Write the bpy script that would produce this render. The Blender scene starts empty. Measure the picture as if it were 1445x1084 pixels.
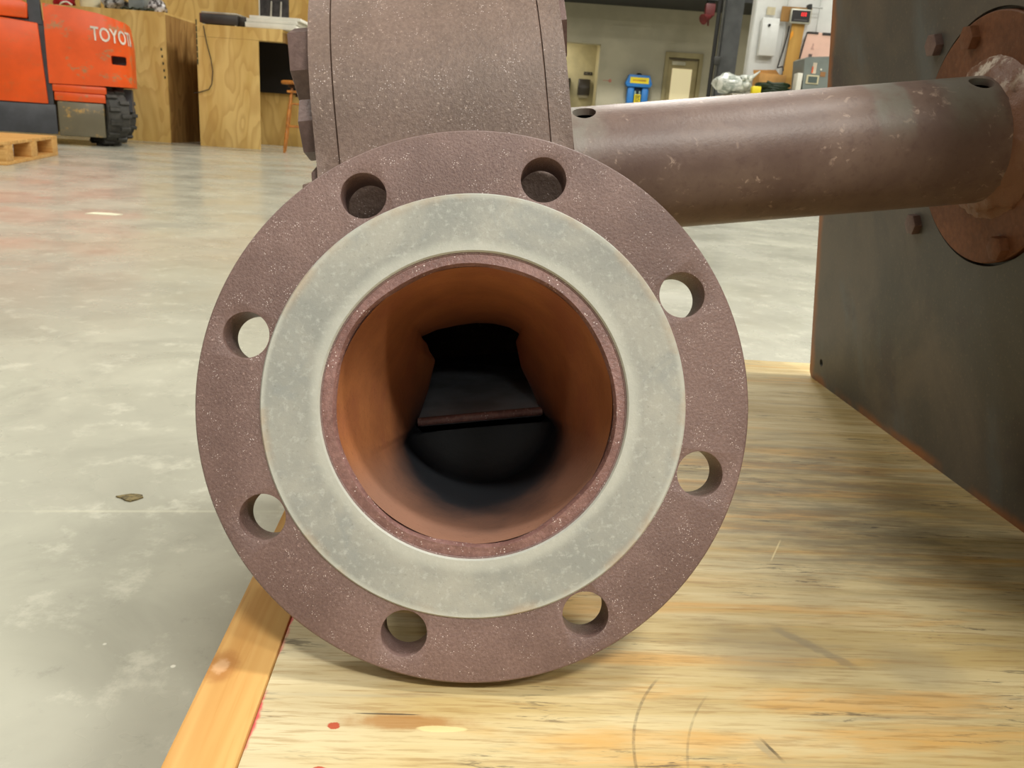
import bpy, bmesh, math, random
from mathutils import Vector, Matrix
random.seed(7)
S = bpy.context.scene
COL = S.collection
PI = math.pi

# ------------------------------------------------------------------ camera
cd = bpy.data.cameras.new('camera')
cam = bpy.data.objects.new('camera', cd); COL.objects.link(cam)
cam.location = (0, 0, 0.41)
cam.rotation_euler = (1.2700122, -0.0683561, 0.0211841)
cd.sensor_width = 36.0; cd.sensor_fit = 'HORIZONTAL'
cd.lens = 36.0 * 1170.0 / 1445.0
cd.clip_start = 0.02; cd.clip_end = 100
cd.dof.use_dof = True; cd.dof.focus_distance = 0.43; cd.dof.aperture_fstop = 29.15 / 0.85
S.camera = cam

# ------------------------------------------------------------------ world, exposure
w = bpy.data.worlds.new('world'); S.world = w; w.use_nodes = True
w.node_tree.nodes['Background'].inputs[0].default_value = (0.80, 0.86, 0.95, 1)
w.node_tree.nodes['Background'].inputs[1].default_value = 0.05
S.view_settings.view_transform = 'Standard'
S.view_settings.look = 'None'
S.view_settings.gamma = 1.0
S.view_settings.use_curve_mapping = False
S.view_settings.exposure = 0.0

# ------------------------------------------------------------------ ceiling lamps of the hall
LAMPS = [(1.2, -9.5, 100), (5.0, -9.5, 110), (-4.5, -9.5, 70),
         (1.4, -3.2, 340), (4.6, -3.2, 270), (-4.5, -3.6, 80),
         (2.0, 0.8, 190), (5.5, 1.0, 120), (-5.5, 2.0, 70),
         (-8.5, 5.5, 150), (1.0, 6.0, 100), (5.0, 5.4, 120), (-3.2, 3.2, 95), (1.2, 10.4, 330), (5.0, 11.0, 90)]
for i, (x, y, e) in enumerate(LAMPS):
    l = bpy.data.lights.new('ceiling_lamp', 'AREA'); l.shape = 'RECTANGLE'
    l.size = 1.3; l.size_y = 0.5; l.energy = e; l.color = (1.0, 0.97, 0.89)
    o = bpy.data.objects.new('ceiling_lamp', l); COL.objects.link(o)
    o.location = (x, y, 5.35)
l = bpy.data.lights.new('alcove_fill', 'AREA'); l.size = 0.5; l.energy = 9; l.color = (1.0, 0.93, 0.78)  # added unseen light that brightens the enclosed alcove
o = bpy.data.objects.new('alcove_fill', l); COL.objects.link(o); o.location = (0.2, 14.95, 1.93)

# ------------------------------------------------------------------ material helpers
def lin(c):
    return tuple(((v / 255.0) / 12.92 if v / 255.0 <= 0.04045 else ((v / 255.0 + 0.055) / 1.055) ** 2.4) for v in c) + (1.0,)

class NT:
    def __init__(s, name, rough=0.6, metal=0.0, spec=0.5):
        s.m = bpy.data.materials.new(name); s.m.use_nodes = True
        s.t = s.m.node_tree; s.p = s.t.nodes['Principled BSDF']
        s.p.inputs['Roughness'].default_value = rough
        s.p.inputs['Metallic'].default_value = metal
        s.p.inputs['Specular IOR Level'].default_value = spec
        s.co = s.t.nodes.new('ShaderNodeTexCoord').outputs['Object']
    def link(s, a, b): s.t.links.new(a, b)
    def setin(s, inp, v):
        if hasattr(v, 'is_output'): s.link(v, inp)
        else: inp.default_value = v
    def mapping(s, scale=(1, 1, 1), loc=(0, 0, 0), rot=(0, 0, 0), co=None):
        n = s.t.nodes.new('ShaderNodeMapping'); s.link(co or s.co, n.inputs[0])
        n.inputs['Scale'].default_value = scale; n.inputs['Location'].default_value = loc
        n.inputs['Rotation'].default_value = rot
        return n.outputs[0]
    def noise(s, scale, detail=4, rough=0.55, co=None, dist=0.0):
        n = s.t.nodes.new('ShaderNodeTexNoise'); s.link(co or s.co, n.inputs['Vector'])
        n.inputs['Scale'].default_value = scale; n.inputs['Detail'].default_value = detail
        n.inputs['Roughness'].default_value = rough; n.inputs['Distortion'].default_value = dist
        return n.outputs[0]
    def vor(s, scale, co=None, feature='F1'):
        n = s.t.nodes.new('ShaderNodeTexVoronoi'); s.link(co or s.co, n.inputs['Vector'])
        n.inputs['Scale'].default_value = scale; n.feature = feature
        return n.outputs[0]
    def wave(s, scale, dist, detail=2, dscale=1.0, co=None, direction='X', kind='BANDS'):
        n = s.t.nodes.new('ShaderNodeTexWave'); s.link(co or s.co, n.inputs['Vector'])
        n.wave_type = kind; n.bands_direction = direction
        n.inputs['Scale'].default_value = scale; n.inputs['Distortion'].default_value = dist
        n.inputs['Detail'].default_value = detail; n.inputs['Detail Scale'].default_value = dscale
        return n.outputs[1]
    def ramp(s, v, a, b, lo=0.0, hi=1.0):
        n = s.t.nodes.new('ShaderNodeMapRange'); n.clamp = True; n.interpolation_type = 'SMOOTHSTEP'
        s.setin(n.inputs[0], v); n.inputs[1].default_value = a; n.inputs[2].default_value = b
        n.inputs[3].default_value = lo; n.inputs[4].default_value = hi
        return n.outputs[0]
    def math(s, op, a, b=0.0):
        n = s.t.nodes.new('ShaderNodeMath'); n.operation = op
        s.setin(n.inputs[0], a); s.setin(n.inputs[1], b)
        return n.outputs[0]
    def mix(s, f, a, b, blend='MIX'):
        n = s.t.nodes.new('ShaderNodeMix'); n.data_type = 'RGBA'; n.blend_type = blend
        s.setin(n.inputs[0], f)
        s.setin(n.inputs[6], lin(a) if isinstance(a, tuple) and len(a) == 3 else a)
        s.setin(n.inputs[7], lin(b) if isinstance(b, tuple) and len(b) == 3 else b)
        return n.outputs[2]
    def xyz(s, co=None):
        n = s.t.nodes.new('ShaderNodeSeparateXYZ'); s.link(co or s.co, n.inputs[0])
        return n.outputs
    def dot(s, vec, co=None):
        n = s.t.nodes.new('ShaderNodeVectorMath'); n.operation = 'DOT_PRODUCT'
        s.link(co or s.co, n.inputs[0]); n.inputs[1].default_value = vec
        return n.outputs['Value']
    def dist(s, pt, co=None):
        n = s.t.nodes.new('ShaderNodeVectorMath'); n.operation = 'DISTANCE'
        s.link(co or s.co, n.inputs[0]); n.inputs[1].default_value = pt
        return n.outputs['Value']
    def color(s, c): s.setin(s.p.inputs['Base Color'], lin(c) if isinstance(c, tuple) and len(c) == 3 else c)
    def roughness(s, v): s.setin(s.p.inputs['Roughness'], v)
    def bump(s, h, strength=0.3, d=0.001):
        n = s.t.nodes.new('ShaderNodeBump'); n.inputs['Strength'].default_value = strength
        n.inputs['Distance'].default_value = d; s.link(h, n.inputs['Height'])
        s.link(n.outputs[0], s.p.inputs['Normal'])

def plain(name, c, rough=0.6, metal=0.0, var=0.12, scale=6.0, spec=0.5):
    n = NT(name, rough, metal, spec)
    d = tuple(v * (1 - var) for v in c); e = tuple(min(255, v * (1 + var * 0.6)) for v in c)
    n.color(n.mix(n.ramp(n.noise(scale, 4), 0.35, 0.65), d, e))
    return n.m

def rusty(name, c1, c2, spots=(175, 150, 140), spot_amt=0.5, patch=18, grain=220, rough=0.5, spec=0.5, glitter=0.0, bump=0.3):
    n = NT(name, rough, 0.0, spec)
    base = n.mix(n.ramp(n.noise(patch, 5, 0.6), 0.34, 0.66), c1, c2)
    g = n.noise(grain, 3, 0.6)
    base = n.mix(n.ramp(g, 0.3, 0.75), n.mix(1.0, base, (222, 218, 218), 'MULTIPLY'), base)
    sp = n.math('MULTIPLY', n.ramp(n.noise(grain * 1.2, 3, 0.65), 0.60, 0.74), n.ramp(n.noise(patch * 1.7, 3), 0.40, 0.62))
    base = n.mix(n.math('MULTIPLY', sp, spot_amt), base, spots)
    if glitter > 0:
        gl = n.math('MULTIPLY', n.ramp(n.vor(grain * 1.5), 0.26, 0.12), n.ramp(n.noise(grain * 0.22, 3, 0.6), 0.50, 0.64))
        gl = n.math('MULTIPLY', gl, glitter)
        base = n.mix(gl, base, (232, 218, 214))  # glints painted into the colour as pale specks
        n.roughness(n.math('SUBTRACT', rough, n.math('MULTIPLY', gl, rough * 0.5)))
    n.color(base)
    n.bump(n.noise(grain * 1.3, 4, 0.7), bump, 0.0015)
    return n.m

# ------------------------------------------------------------------ mesh helpers
def link(name, me, mat, parent=None):
    o = bpy.data.objects.new(name, me); COL.objects.link(o)
    if mat is not None:
        for m in (mat if isinstance(mat, (list, tuple)) else [mat]): me.materials.append(m)
    if parent is not None: o.parent = parent
    return o

def obj(name, bm, mat, parent=None, smooth=None, recalc=True):
    if recalc: bmesh.ops.recalc_face_normals(bm, faces=bm.faces)
    me = bpy.data.meshes.new(name); bm.to_mesh(me); bm.free()
    if smooth is not None:
        for p in me.polygons: p.use_smooth = True
        me.set_sharp_from_angle(angle=math.radians(smooth))
    return link(name, me, mat, parent)

def thing(name, label, cat, loc=(0, 0, 0), rot=(0, 0, 0), group=None):
    o = bpy.data.objects.new(name, None); COL.objects.link(o)
    o.empty_display_size = 0.1
    o.location = loc; o.rotation_euler = rot
    o['label'] = label; o['category'] = cat
    if group: o['group'] = group
    return o

def tag(o, label, cat, group=None):
    o['label'] = label; o['category'] = cat
    if group: o['group'] = group
    return o

def struct(o):
    o['kind'] = 'structure'; return o

def BM(): return bmesh.new()

def box(bm, x0, x1, y0, y1, z0, z1, bev=0.0, M=None):
    r = bmesh.ops.create_cube(bm, size=1.0)
    vs = r['verts']
    for v in vs:
        v.co = Vector(((x0 + x1) / 2 + v.co.x * (x1 - x0), (y0 + y1) / 2 + v.co.y * (y1 - y0), (z0 + z1) / 2 + v.co.z * (z1 - z0)))
    if bev > 0:
        es = list({e for v in vs for e in v.link_edges})
        r = bmesh.ops.bevel(bm, geom=es, offset=bev, segments=2, profile=0.5, affect='EDGES')
        vs = list({v for f in r['faces'] for v in f.verts} | {v for v in vs if v.is_valid})
    if M is not None: bmesh.ops.transform(bm, matrix=M, verts=vs)
    return vs

def rod(bm, a, b, r0, r1=None, seg=16, cap=True):
    a, b = Vector(a), Vector(b); d = b - a
    M = Matrix.Translation((a + b) / 2) @ d.to_track_quat('Z', 'Y').to_matrix().to_4x4()
    bmesh.ops.create_cone(bm, cap_ends=cap, segments=seg, radius1=r0, radius2=r0 if r1 is None else r1, depth=d.length, matrix=M)

def prism(bm, pts, fn, a, b):
    """pts: 2D outline; fn(u, v, t) -> 3D; extruded from t=a to t=b."""
    A = [bm.verts.new(fn(u, v, a)) for u, v in pts]
    B = [bm.verts.new(fn(u, v, b)) for u, v in pts]
    bm.faces.new(A); bm.faces.new(B[::-1])
    n = len(pts)
    for i in range(n):
        bm.faces.new((A[i], B[i], B[(i + 1) % n], A[(i + 1) % n]))

YZ = lambda u, v, t: (t, u, v)
XZ = lambda u, v, t: (u, t, v)
XY = lambda u, v, t: (u, v, t)

def lathe(bm, prof, seg=96, c=(0, 0), closed=False, axis='Y', wob=None):
    """prof: (radius, position along axis) pairs."""
    rings = []
    for k, (r, t) in enumerate(prof):
        ring = []
        for i in range(seg):
            a = 2 * PI * i / seg
            rr = r + (wob(k, a) if wob else 0.0)
            u, v = rr * math.cos(a), rr * math.sin(a)
            co = {'Y': (c[0] + u, t, c[1] + v), 'X': (t, c[0] + u, c[1] + v), 'Z': (c[0] + u, c[1] + v, t)}[axis]
            ring.append(bm.verts.new(co))
        rings.append(ring)
    n = len(rings)
    for k in range(n if closed else n - 1):
        A, B = rings[k], rings[(k + 1) % n]
        for i in range(seg):
            j = (i + 1) % seg
            bm.faces.new((A[i], A[j], B[j], B[i]))
    return rings

def tube(bm, pts, r, seg=8):
    pts = [Vector(p) for p in pts]; prev = None
    for i, p in enumerate(pts):
        d = (pts[min(i + 1, len(pts) - 1)] - pts[max(i - 1, 0)]).normalized()
        q = d.to_track_quat('Z', 'Y')
        ring = [bm.verts.new(p + q @ Vector((r * math.cos(2 * PI * k / seg), r * math.sin(2 * PI * k / seg), 0))) for k in range(seg)]
        if prev:
            best = min(range(seg), key=lambda s: sum((ring[(k + s) % seg].co - prev[k].co).length for k in range(seg)))
            ring = ring[best:] + ring[:best]
            for k in range(seg):
                bm.faces.new((prev[k], prev[(k + 1) % seg], ring[(k + 1) % seg], ring[k]))
        else: bm.faces.new(ring[::-1])
        prev = ring
    bm.faces.new(prev)

def cut(o, cutters, bevel=0.0, angle=30):
    """boolean away the cutter bmeshes and bake the result"""
    tmp = []
    for cb in cutters:
        bmesh.ops.recalc_face_normals(cb, faces=cb.faces)
        me = bpy.data.meshes.new('cutter'); cb.to_mesh(me); cb.free()
        t = bpy.data.objects.new('cutter', me); COL.objects.link(t); tmp.append(t)
        t.parent = o.parent
        md = o.modifiers.new('b', 'BOOLEAN'); md.operation = 'DIFFERENCE'; md.object = t; md.solver = 'EXACT'
    if bevel > 0:
        bv = o.modifiers.new('v', 'BEVEL'); bv.width = bevel; bv.segments = 2; bv.limit_method = 'ANGLE'; bv.angle_limit = math.radians(40)
    bpy.context.view_layer.update()
    dg = bpy.context.evaluated_depsgraph_get()
    me = bpy.data.meshes.new_from_object(o.evaluated_get(dg))
    old = o.data; o.modifiers.clear(); o.data = me; me.name = o.name
    for p in me.polygons: p.use_smooth = True
    me.set_sharp_from_angle(angle=math.radians(angle))
    for t in tmp:
        m = t.data; bpy.data.objects.remove(t); bpy.data.meshes.remove(m)
    return o

def text_mesh(txt, size, depth=0.002):
    c = bpy.data.curves.new('lettering', 'FONT'); c.body = txt; c.size = size; c.extrude = depth
    c.resolution_u = 3
    c.offset = size * 0.012
    t = bpy.data.objects.new('lettering', c); COL.objects.link(t)
    bpy.context.view_layer.update()
    me = bpy.data.meshes.new_from_object(t.evaluated_get(bpy.context.evaluated_depsgraph_get()))
    bpy.data.objects.remove(t); bpy.data.curves.remove(c)
    return me

# ------------------------------------------------------------------ materials: floor, walls
def concrete():
    n = NT('polished_concrete', 0.3, 0.0, 0.5)
    b = n.mix(n.ramp(n.noise(0.9, 6, 0.6), 0.35, 0.65), (168, 167, 154), (188, 187, 171))
    b = n.mix(n.ramp(n.noise(4.5, 7, 0.65, dist=0.6), 0.42, 0.72), b, (162, 161, 148))
    b = n.mix(n.math('MULTIPLY', n.ramp(n.noise(16, 6, 0.72), 0.52, 0.70), 0.5), b, (212, 210, 194))
    b = n.mix(n.math('MULTIPLY', n.ramp(n.noise(0.55, 3, 0.5, co=n.mapping(loc=(3.1, 1.7, 0))), 0.52, 0.66), 0.35), b, (184, 156, 126))
    b = n.mix(n.math('MULTIPLY', n.ramp(n.noise(38, 6, 0.75), 0.56, 0.74), 0.32), b, (128, 128, 118))
    b = n.mix(n.ramp(n.vor(14), 0.035, 0.02), b, (220, 219, 206))
    # a saw-cut joint with a pale smear
    x, y, z = n.xyz()
    j = n.math('ABSOLUTE', n.math('SUBTRACT', n.math('SUBTRACT', y, 0.842), n.math('MULTIPLY', x, 0.16)))
    b = n.mix(n.math('MULTIPLY', n.math('MULTIPLY', n.ramp(j, 0.0035, 0.001), n.ramp(n.noise(3.0, 3), 0.45, 0.6)), 0.30), b, (216, 213, 190))
    n.color(b)
    n.roughness(n.ramp(n.noise(2.5, 5, 0.6), 0.3, 0.7, 0.17, 0.34))
    n.bump(n.noise(45, 5, 0.6), 0.05, 0.002)
    return n.m

def plywood(name, a=(206, 170, 98), b=(224, 192, 122), dark=(184, 142, 78)):
    n = NT(name, 0.6, 0.0, 0.3)
    co = n.mapping(scale=(3.2, 3.2, 0.55))
    base = n.mix(n.ramp(n.noise(1.6, 3, 0.5, co=co, dist=0.8), 0.35, 0.65), a, b)
    rg = n.math('FRACT', n.math('MULTIPLY', n.noise(1.0, 2, 0.45, co=n.mapping(scale=(3.6, 3.6, 1.1))), 9.0))
    base = n.mix(n.math('MULTIPLY', n.math('MULTIPLY', n.ramp(rg, 0.35, 0.9), n.ramp(rg, 1.0, 0.92)), 0.45), base, dark)
    base = n.mix(n.math('MULTIPLY', n.ramp(n.noise(40, 3, 0.6, co=n.mapping(scale=(3, 3, 0.15))), 0.55, 0.75), 0.3), base, dark)
    n.color(base)
    return n.m

M_floor = concrete()
M_wall = plain('wall_paint', (176, 170, 148), 0.7, var=0.05, scale=2)
M_dark = plain('dark_steel_roof', (38, 38, 38), 0.7)
M_ceil = plain('ceiling_paint', (150, 150, 146), 0.8, var=0.05)
M_white = plain('white_panel', (214, 216, 214), 0.45, var=0.04, scale=3)
M_ply = plywood('plywood_sheet')
M_plydk = plywood('plywood_dark_shaded', (150, 112, 62), (178, 140, 84), (120, 84, 44))  # darker plywood; on the bench sides the shade is put into the colour

# ------------------------------------------------------------------ the room
def slab(name, x0, x1, y0, y1, z0, z1, m, bev=0):
    bm = BM(); box(bm, x0, x1, y0, y1, z0, z1, bev); return struct(obj(name, bm, m))
slab('floor', -11, 11, -18, 17, -0.1, 0, M_floor)
slab('ceiling', -11, 11, -18, 17, 5.5, 5.6, M_ceil)
slab('wall_left', -11.1, -11, -18, 17, 0, 5.5, M_wall)
slab('wall_right', 11, 11.1, -18, 17, 0, 5.5, M_wall)
slab('wall_front', -11, 11, -18.1, -18, 0, 5.5, M_wall)
# back wall with an alcove opening and a doorway
bm = BM()
WY = 14.4
for a in [(-11, -0.6, 0, 5.5), (-0.6, 1.04, 1.775, 5.5), (1.04, 2.09, 0, 5.5), (2.09, 2.70, 1.735, 5.5), (2.70, 11, 0, 5.5)]:
    box(bm, a[0], a[1], WY, WY + 0.2, a[2], a[3])
struct(obj('wall_back', bm, M_wall))
M_alc = plain('alcove_paint', (196, 186, 148), 0.7, var=0.04)
slab('wall_alcove', -0.8, 1.3, WY + 1.1, WY + 1.2, 0, 3, M_alc)
bm = BM(); box(bm, 1.05, 1.25, WY + 0.2, WY + 1.1, 0, 3); box(bm, -0.8, -0.6, WY + 0.2, WY + 1.1, 0, 3); box(bm, -0.8, 1.25, WY + 0.2, WY + 1.1, 1.95, 2.05)
struct(obj('trim_1', bm, M_alc))
slab('trim_2', -3.0, 9.0, 13.2, 14.38, 2.36, 3.1, M_dark)          # dark overhang above the back wall
# door with frame, glass panel and closer
d = struct(bpy.data.objects.new('door_1', None)); COL.objects.link(d); d.location = (2.09, WY, 0)
M_frame = plain('door_frame_paint', (150, 138, 98), 0.5, var=0.05)
bm = BM(); box(bm, 0.0, 0.06, -0.03, 0.15, 0, 1.735, 0.004); box(bm, 0.55, 0.61, -0.03, 0.15, 0, 1.735, 0.004); box(bm, 0.06, 0.55, -0.03, 0.15, 1.655, 1.735, 0.004)
obj('door_frame', bm, M_frame, d)
bm = BM(); box(bm, 0.063, 0.14, 0.03, 0.075, 0.01, 1.65); box(bm, 0.47, 0.547, 0.03, 0.075, 0.01, 1.65); box(bm, 0.14, 0.47, 0.03, 0.075, 1.50, 1.65); box(bm, 0.14, 0.47, 0.03, 0.075, 0.01, 0.3)
obj('door_leaf', bm, plain('door_paint', (162, 148, 104), 0.5, var=0.05), d)
n = NT('lit_door_glass', 0.3); n.color((236, 222, 178)); n.p.inputs['Emission Color'].default_value = lin((240, 226, 180)); n.p.inputs['Emission Strength'].default_value = 0.35
bm = BM(); box(bm, 0.142, 0.468, 0.045, 0.06, 0.302, 1.498); obj('door_glass', bm, n.m, d)
bm = BM(); box(bm, 0.12, 0.34, -0.02, 0.03, 1.545, 1.60, 0.006); obj('door_closer', bm, plain('closer_grey', (196, 190, 165), 0.4), d)
bm = BM(); box(bm, 0.08, 0.53, 0.005, 0.02, 1.625, 1.642); obj('closer_arm', bm, plain('closer_arm_brown', (84, 72, 50), 0.5), d)

# white metal-clad room to the right, with upright panels
wr = struct(bpy.data.objects.new('wall_partition', None)); COL.objects.link(wr); wr.location = (1.575, 6.62, 0)
bm = BM(); box(bm, 0.0, 3.0, 0.012, 0.10, 0, 3.4); obj('core', bm, M_white, wr)
pm = None
for i in range(9):
    x0 = 0.004 + i * 0.235
    if pm is None:
        bm = BM(); box(bm, 0.0, 0.226, 0.0, 0.014, 0, 3.4, 0.004); box(bm, 0.222, 0.236, -0.012, 0.014, 0, 3.4, 0.004)
        o = obj('wall_panel', bm, M_white, wr); pm = o.data
    else: o = link('wall_panel', pm, None, wr)
    o.location = (x0, 0, 0)

# ------------------------------------------------------------------ BLOWER (one rigid machine, its own tilted frame)
M_flange = rusty('rust_flange', (112, 89, 84), (134, 109, 103), (194, 166, 158), 0.6, 13, 620, 0.42, 0.5, 0.9, 0.4)
M_casing = rusty('rust_casing', (112, 93, 82), (128, 107, 96), (206, 186, 172), 0.7, 14, 400, 0.46, 0.5, 0.6, 0.3)
M_nut = rusty('rust_nut', (104, 82, 78), (124, 100, 94), (160, 140, 130), 0.4, 20, 240, 0.5)
M_discr = rusty('rust_orange_disc', (108, 68, 44), (130, 84, 56), (150, 120, 92), 0.3, 12, 200, 0.6, 0.35)

def mat_face():
    n = NT('machined_grey_face', 0.42, 0.0, 0.5)
    b = n.mix(n.ramp(n.noise(15, 6, 0.62, dist=0.5), 0.36, 0.66), (140, 142, 137), (164, 163, 154))
    b = n.mix(n.math('MULTIPLY', n.ramp(n.noise(30, 5, 0.6, dist=1.0), 0.52, 0.70), 0.55), b, (136, 141, 140))
    b = n.mix(n.math('MULTIPLY', n.ramp(n.noise(260, 4, 0.7), 0.5, 0.72), 0.5), b, (190, 192, 186))
    b = n.mix(n.math('MULTIPLY', n.ramp(n.noise(420, 3, 0.7), 0.58, 0.74), 0.5), b, (118, 118, 108))
    # paler rubbed edge by the bore and at the rim
    x, y, z = n.xyz()
    r = n.math('SQRT', n.math('ADD', n.math('MULTIPLY', x, x), n.math('MULTIPLY', z, z)))
    e = n.math('ADD', n.ramp(n.math('ADD', r, n.math('MULTIPLY', n.noise(30, 3), 0.010)), 0.0905, 0.0845), n.ramp(r, 0.1035, 0.1062))
    b = n.mix(n.math('MULTIPLY', e, 0.6), b, (188, 189, 180))
    b = n.mix(n.math('MULTIPLY', n.math('MULTIPLY', n.ramp(r, 0.101, 0.1066), n.ramp(n.noise(45, 4), 0.45, 0.65)), 0.45), b, (164, 134, 100))
    n.color(b); n.bump(n.noise(500, 4, 0.7), 0.25, 0.0006)
    return n.m
M_face = mat_face()

def mat_bore():
    n = NT('bore_rust_and_soot', 0.55, 0.0, 0.4)
    x, y, z = n.xyz()
    b = n.mix(n.ramp(n.noise(14, 5, 0.6), 0.35, 0.65), (142, 88, 54), (170, 110, 68))
    b = n.mix(n.math('MULTIPLY', n.ramp(n.noise(26, 5, 0.6, co=n.mapping(loc=(0.4, 0.2, 0.9))), 0.46, 0.68), 0.5), b, (146, 86, 60))
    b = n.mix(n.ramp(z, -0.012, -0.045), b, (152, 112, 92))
    b = n.mix(n.math('MULTIPLY', n.ramp(n.noise(420, 3, 0.7), 0.55, 0.75), 0.3), b, (84, 50, 34))
    # soot lying on the floor of the pipe, thicker with depth
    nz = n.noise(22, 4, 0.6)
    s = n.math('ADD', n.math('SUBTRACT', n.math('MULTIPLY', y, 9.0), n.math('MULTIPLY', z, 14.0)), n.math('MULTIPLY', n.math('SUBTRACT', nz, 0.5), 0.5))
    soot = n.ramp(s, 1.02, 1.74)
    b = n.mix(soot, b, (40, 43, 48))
    n.color(b); n.bump(n.noise(260, 4, 0.7), 0.25, 0.001)
    return n.m
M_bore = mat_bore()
M_soot = plain('sooty_steel', (168, 176, 186), 0.5, var=0.1, scale=30)
M_inblack = plain('interior_black', (24, 26, 29), 0.8, var=0.1, scale=30)  # near-black for the scroll lining and the shaft

B = thing('blower', 'rusty cast iron blower with big eight-hole outlet flange, tilted on the plywood pallet', 'blower',
          (-0.0182, 0.3947, 0.2755), (-0.3258252, -0.1428161, 0.0757043))

# outlet flange
FR = 0.1397
bm = BM(); lathe(bm, [(FR - 0.0008, 0.0016), (FR, 0.0024), (FR, 0.0262), (FR - 0.001, 0.0272), (0.0765, 0.0272), (0.0765, 0.0016)], 160, closed=True)
fl = obj('outlet_flange', bm, M_flange, B)
cs = []
for k in range(8):
    a = math.radians(22.9 + 45 * k); c = (0.1197 * math.cos(a), 0.1197 * math.sin(a))
    bm = BM(); rod(bm, (c[0], -0.02, c[1]), (c[0], 0.05, c[1]), 0.0116, seg=48); cs.append(bm)
cut(fl, cs, 0.0006, 35)
bm = BM(); lathe(bm, [(0.0774, 0.0010), (0.0782, 0.0), (0.1064, 0.0), (0.1072, 0.0010), (0.1072, 0.0030), (0.0774, 0.0030)], 160, closed=True)
o = obj('raised_face', bm, M_face, B, 30); o['label'] = 'smooth grey machined raised face ring of the outlet'
M_lip = rusty('rust_lip', (124, 90, 84), (148, 112, 106), (204, 176, 166), 0.7, 40, 420, 0.4, 0.5, 1.0, 0.4)
wr_ = random.Random(3)
ph = [wr_.uniform(0, 6.28) for _ in range(6)]
wob = lambda k, a: (0.00028 * sum(math.sin((j + 2) * 2.3 * round(2) * 0 + (j + 3) * a + ph[j]) for j in range(6))) if k in (1, 2) else 0.0
bm = BM(); lathe(bm, [(0.0775, 0.0022), (0.0718, 0.0016), (0.0704, 0.0040), (0.0704, 0.014), (0.0775, 0.014)], 160, closed=True, wob=wob)
obj('pipe_end', bm, M_lip, B, 40)
# the duct narrows from the round mouth to an irregular opening above the tongue
opening = [(-0.0372, 0.0502), (-0.0247, 0.0545), (-0.0102, 0.0565), (0.0031, 0.057), (0.0155, 0.0555), (0.0261, 0.052), (0.0339, 0.0464), (0.03, 0.0422), (0.0322, 0.0228), (0.0378, 0.0087), (0.0436, -0.01), (0.0378, -0.0132), (0.029, -0.0152), (-0.0034, -0.0178), (-0.0306, -0.0172), (-0.0418, -0.0118), (-0.0346, 0.0122), (-0.0275, 0.0337), (-0.0313, 0.0401), (-0.0323, 0.0457)]
fine = []
for i in range(len(opening) ):
    if -0.0432 < opening[i][0] < 0.044 and opening[i][1] < -0.011 and i not in (0,): continue
    fine.append(Vector(opening[i]))
arc = [Vector((0.0565 * math.cos(math.radians(a)), 0.0565 * math.sin(math.radians(a)) + 0.0)) for a in range(-158, -17, 4)]
k0 = next(i for i, p in enumerate(opening) if p[1] == min(q[1] for q in opening if q[0] > 0.04))
up = [Vector(p) for p in opening if p[1] > -0.0115]
left = [p for p in up if p.x < 0]; 
# order: opening points run over the top from left to right, then down to the tongue's right end
iR = max(range(len(up)), key=lambda i: up[i].x)
over = up[iR + 1:] + up[:iR + 1]          # left flank upwards, top, right flank down
ctl = over + [Vector((0.0490, -0.0150)), Vector((0.0530, -0.0185))] + arc[::-1][1:-1] + [Vector((-0.0530, -0.0185)), Vector((-0.0460, -0.0140))]
shape = []
for i in range(len(ctl)):
    p, q = ctl[i], ctl[(i + 1) % len(ctl)]
    m = max(1, int((q - p).length / 0.0015))
    for k in range(m): shape.append(p.lerp(q, k / m))
shape = [(shape[i - 1] + shape[i] * 2 + shape[(i + 1) % len(shape)]) / 4 for i in range(len(shape))]
heavy = list(shape)
for _ in range(260):
    heavy = [(heavy[i - 1] + heavy[i] * 2 + heavy[(i + 1) % len(heavy)]) / 4 for i in range(len(heavy))]
bm = BM(); rows = []
NS = 20
ang = [math.atan2(p.y - 0.004, p.x) for p in heavy]
for k in range(NS + 1):
    t = k / NS; f_ = t ** 1.15; y_ = 0.0042 + 0.164 * t
    rows.append([bm.verts.new(((0.0703 * math.cos(a)) * (1 - f_) + p.x * f_, y_ + 0.012 * f_ * (1 if p.y < -0.0125 else 0), (0.0703 * math.sin(a)) * (1 - f_) + p.y * f_)) for a, p in zip(ang, [h.lerp(p_, t ** 2.5) for h, p_ in zip(heavy, shape)])])
rows.append([bm.verts.new((v.co.x * 1.03, v.co.y + 0.008, v.co.z * (1.03 if v.co.z > 0 else 1))) for v in rows[-1]])
for A, A2 in zip(rows[:-2], rows[1:-1]):
    for i in range(len(shape)):
        j = (i + 1) % len(shape); bm.faces.new((A[i], A[j], A2[j], A2[i]))
A, A2 = rows[-2], rows[-1]
for i in range(len(shape)):
    j = (i + 1) % len(shape)
    if shape[i].y > -0.0125 and shape[j].y > -0.0125: bm.faces.new((A[i], A[j], A2[j], A2[i]))
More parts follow.
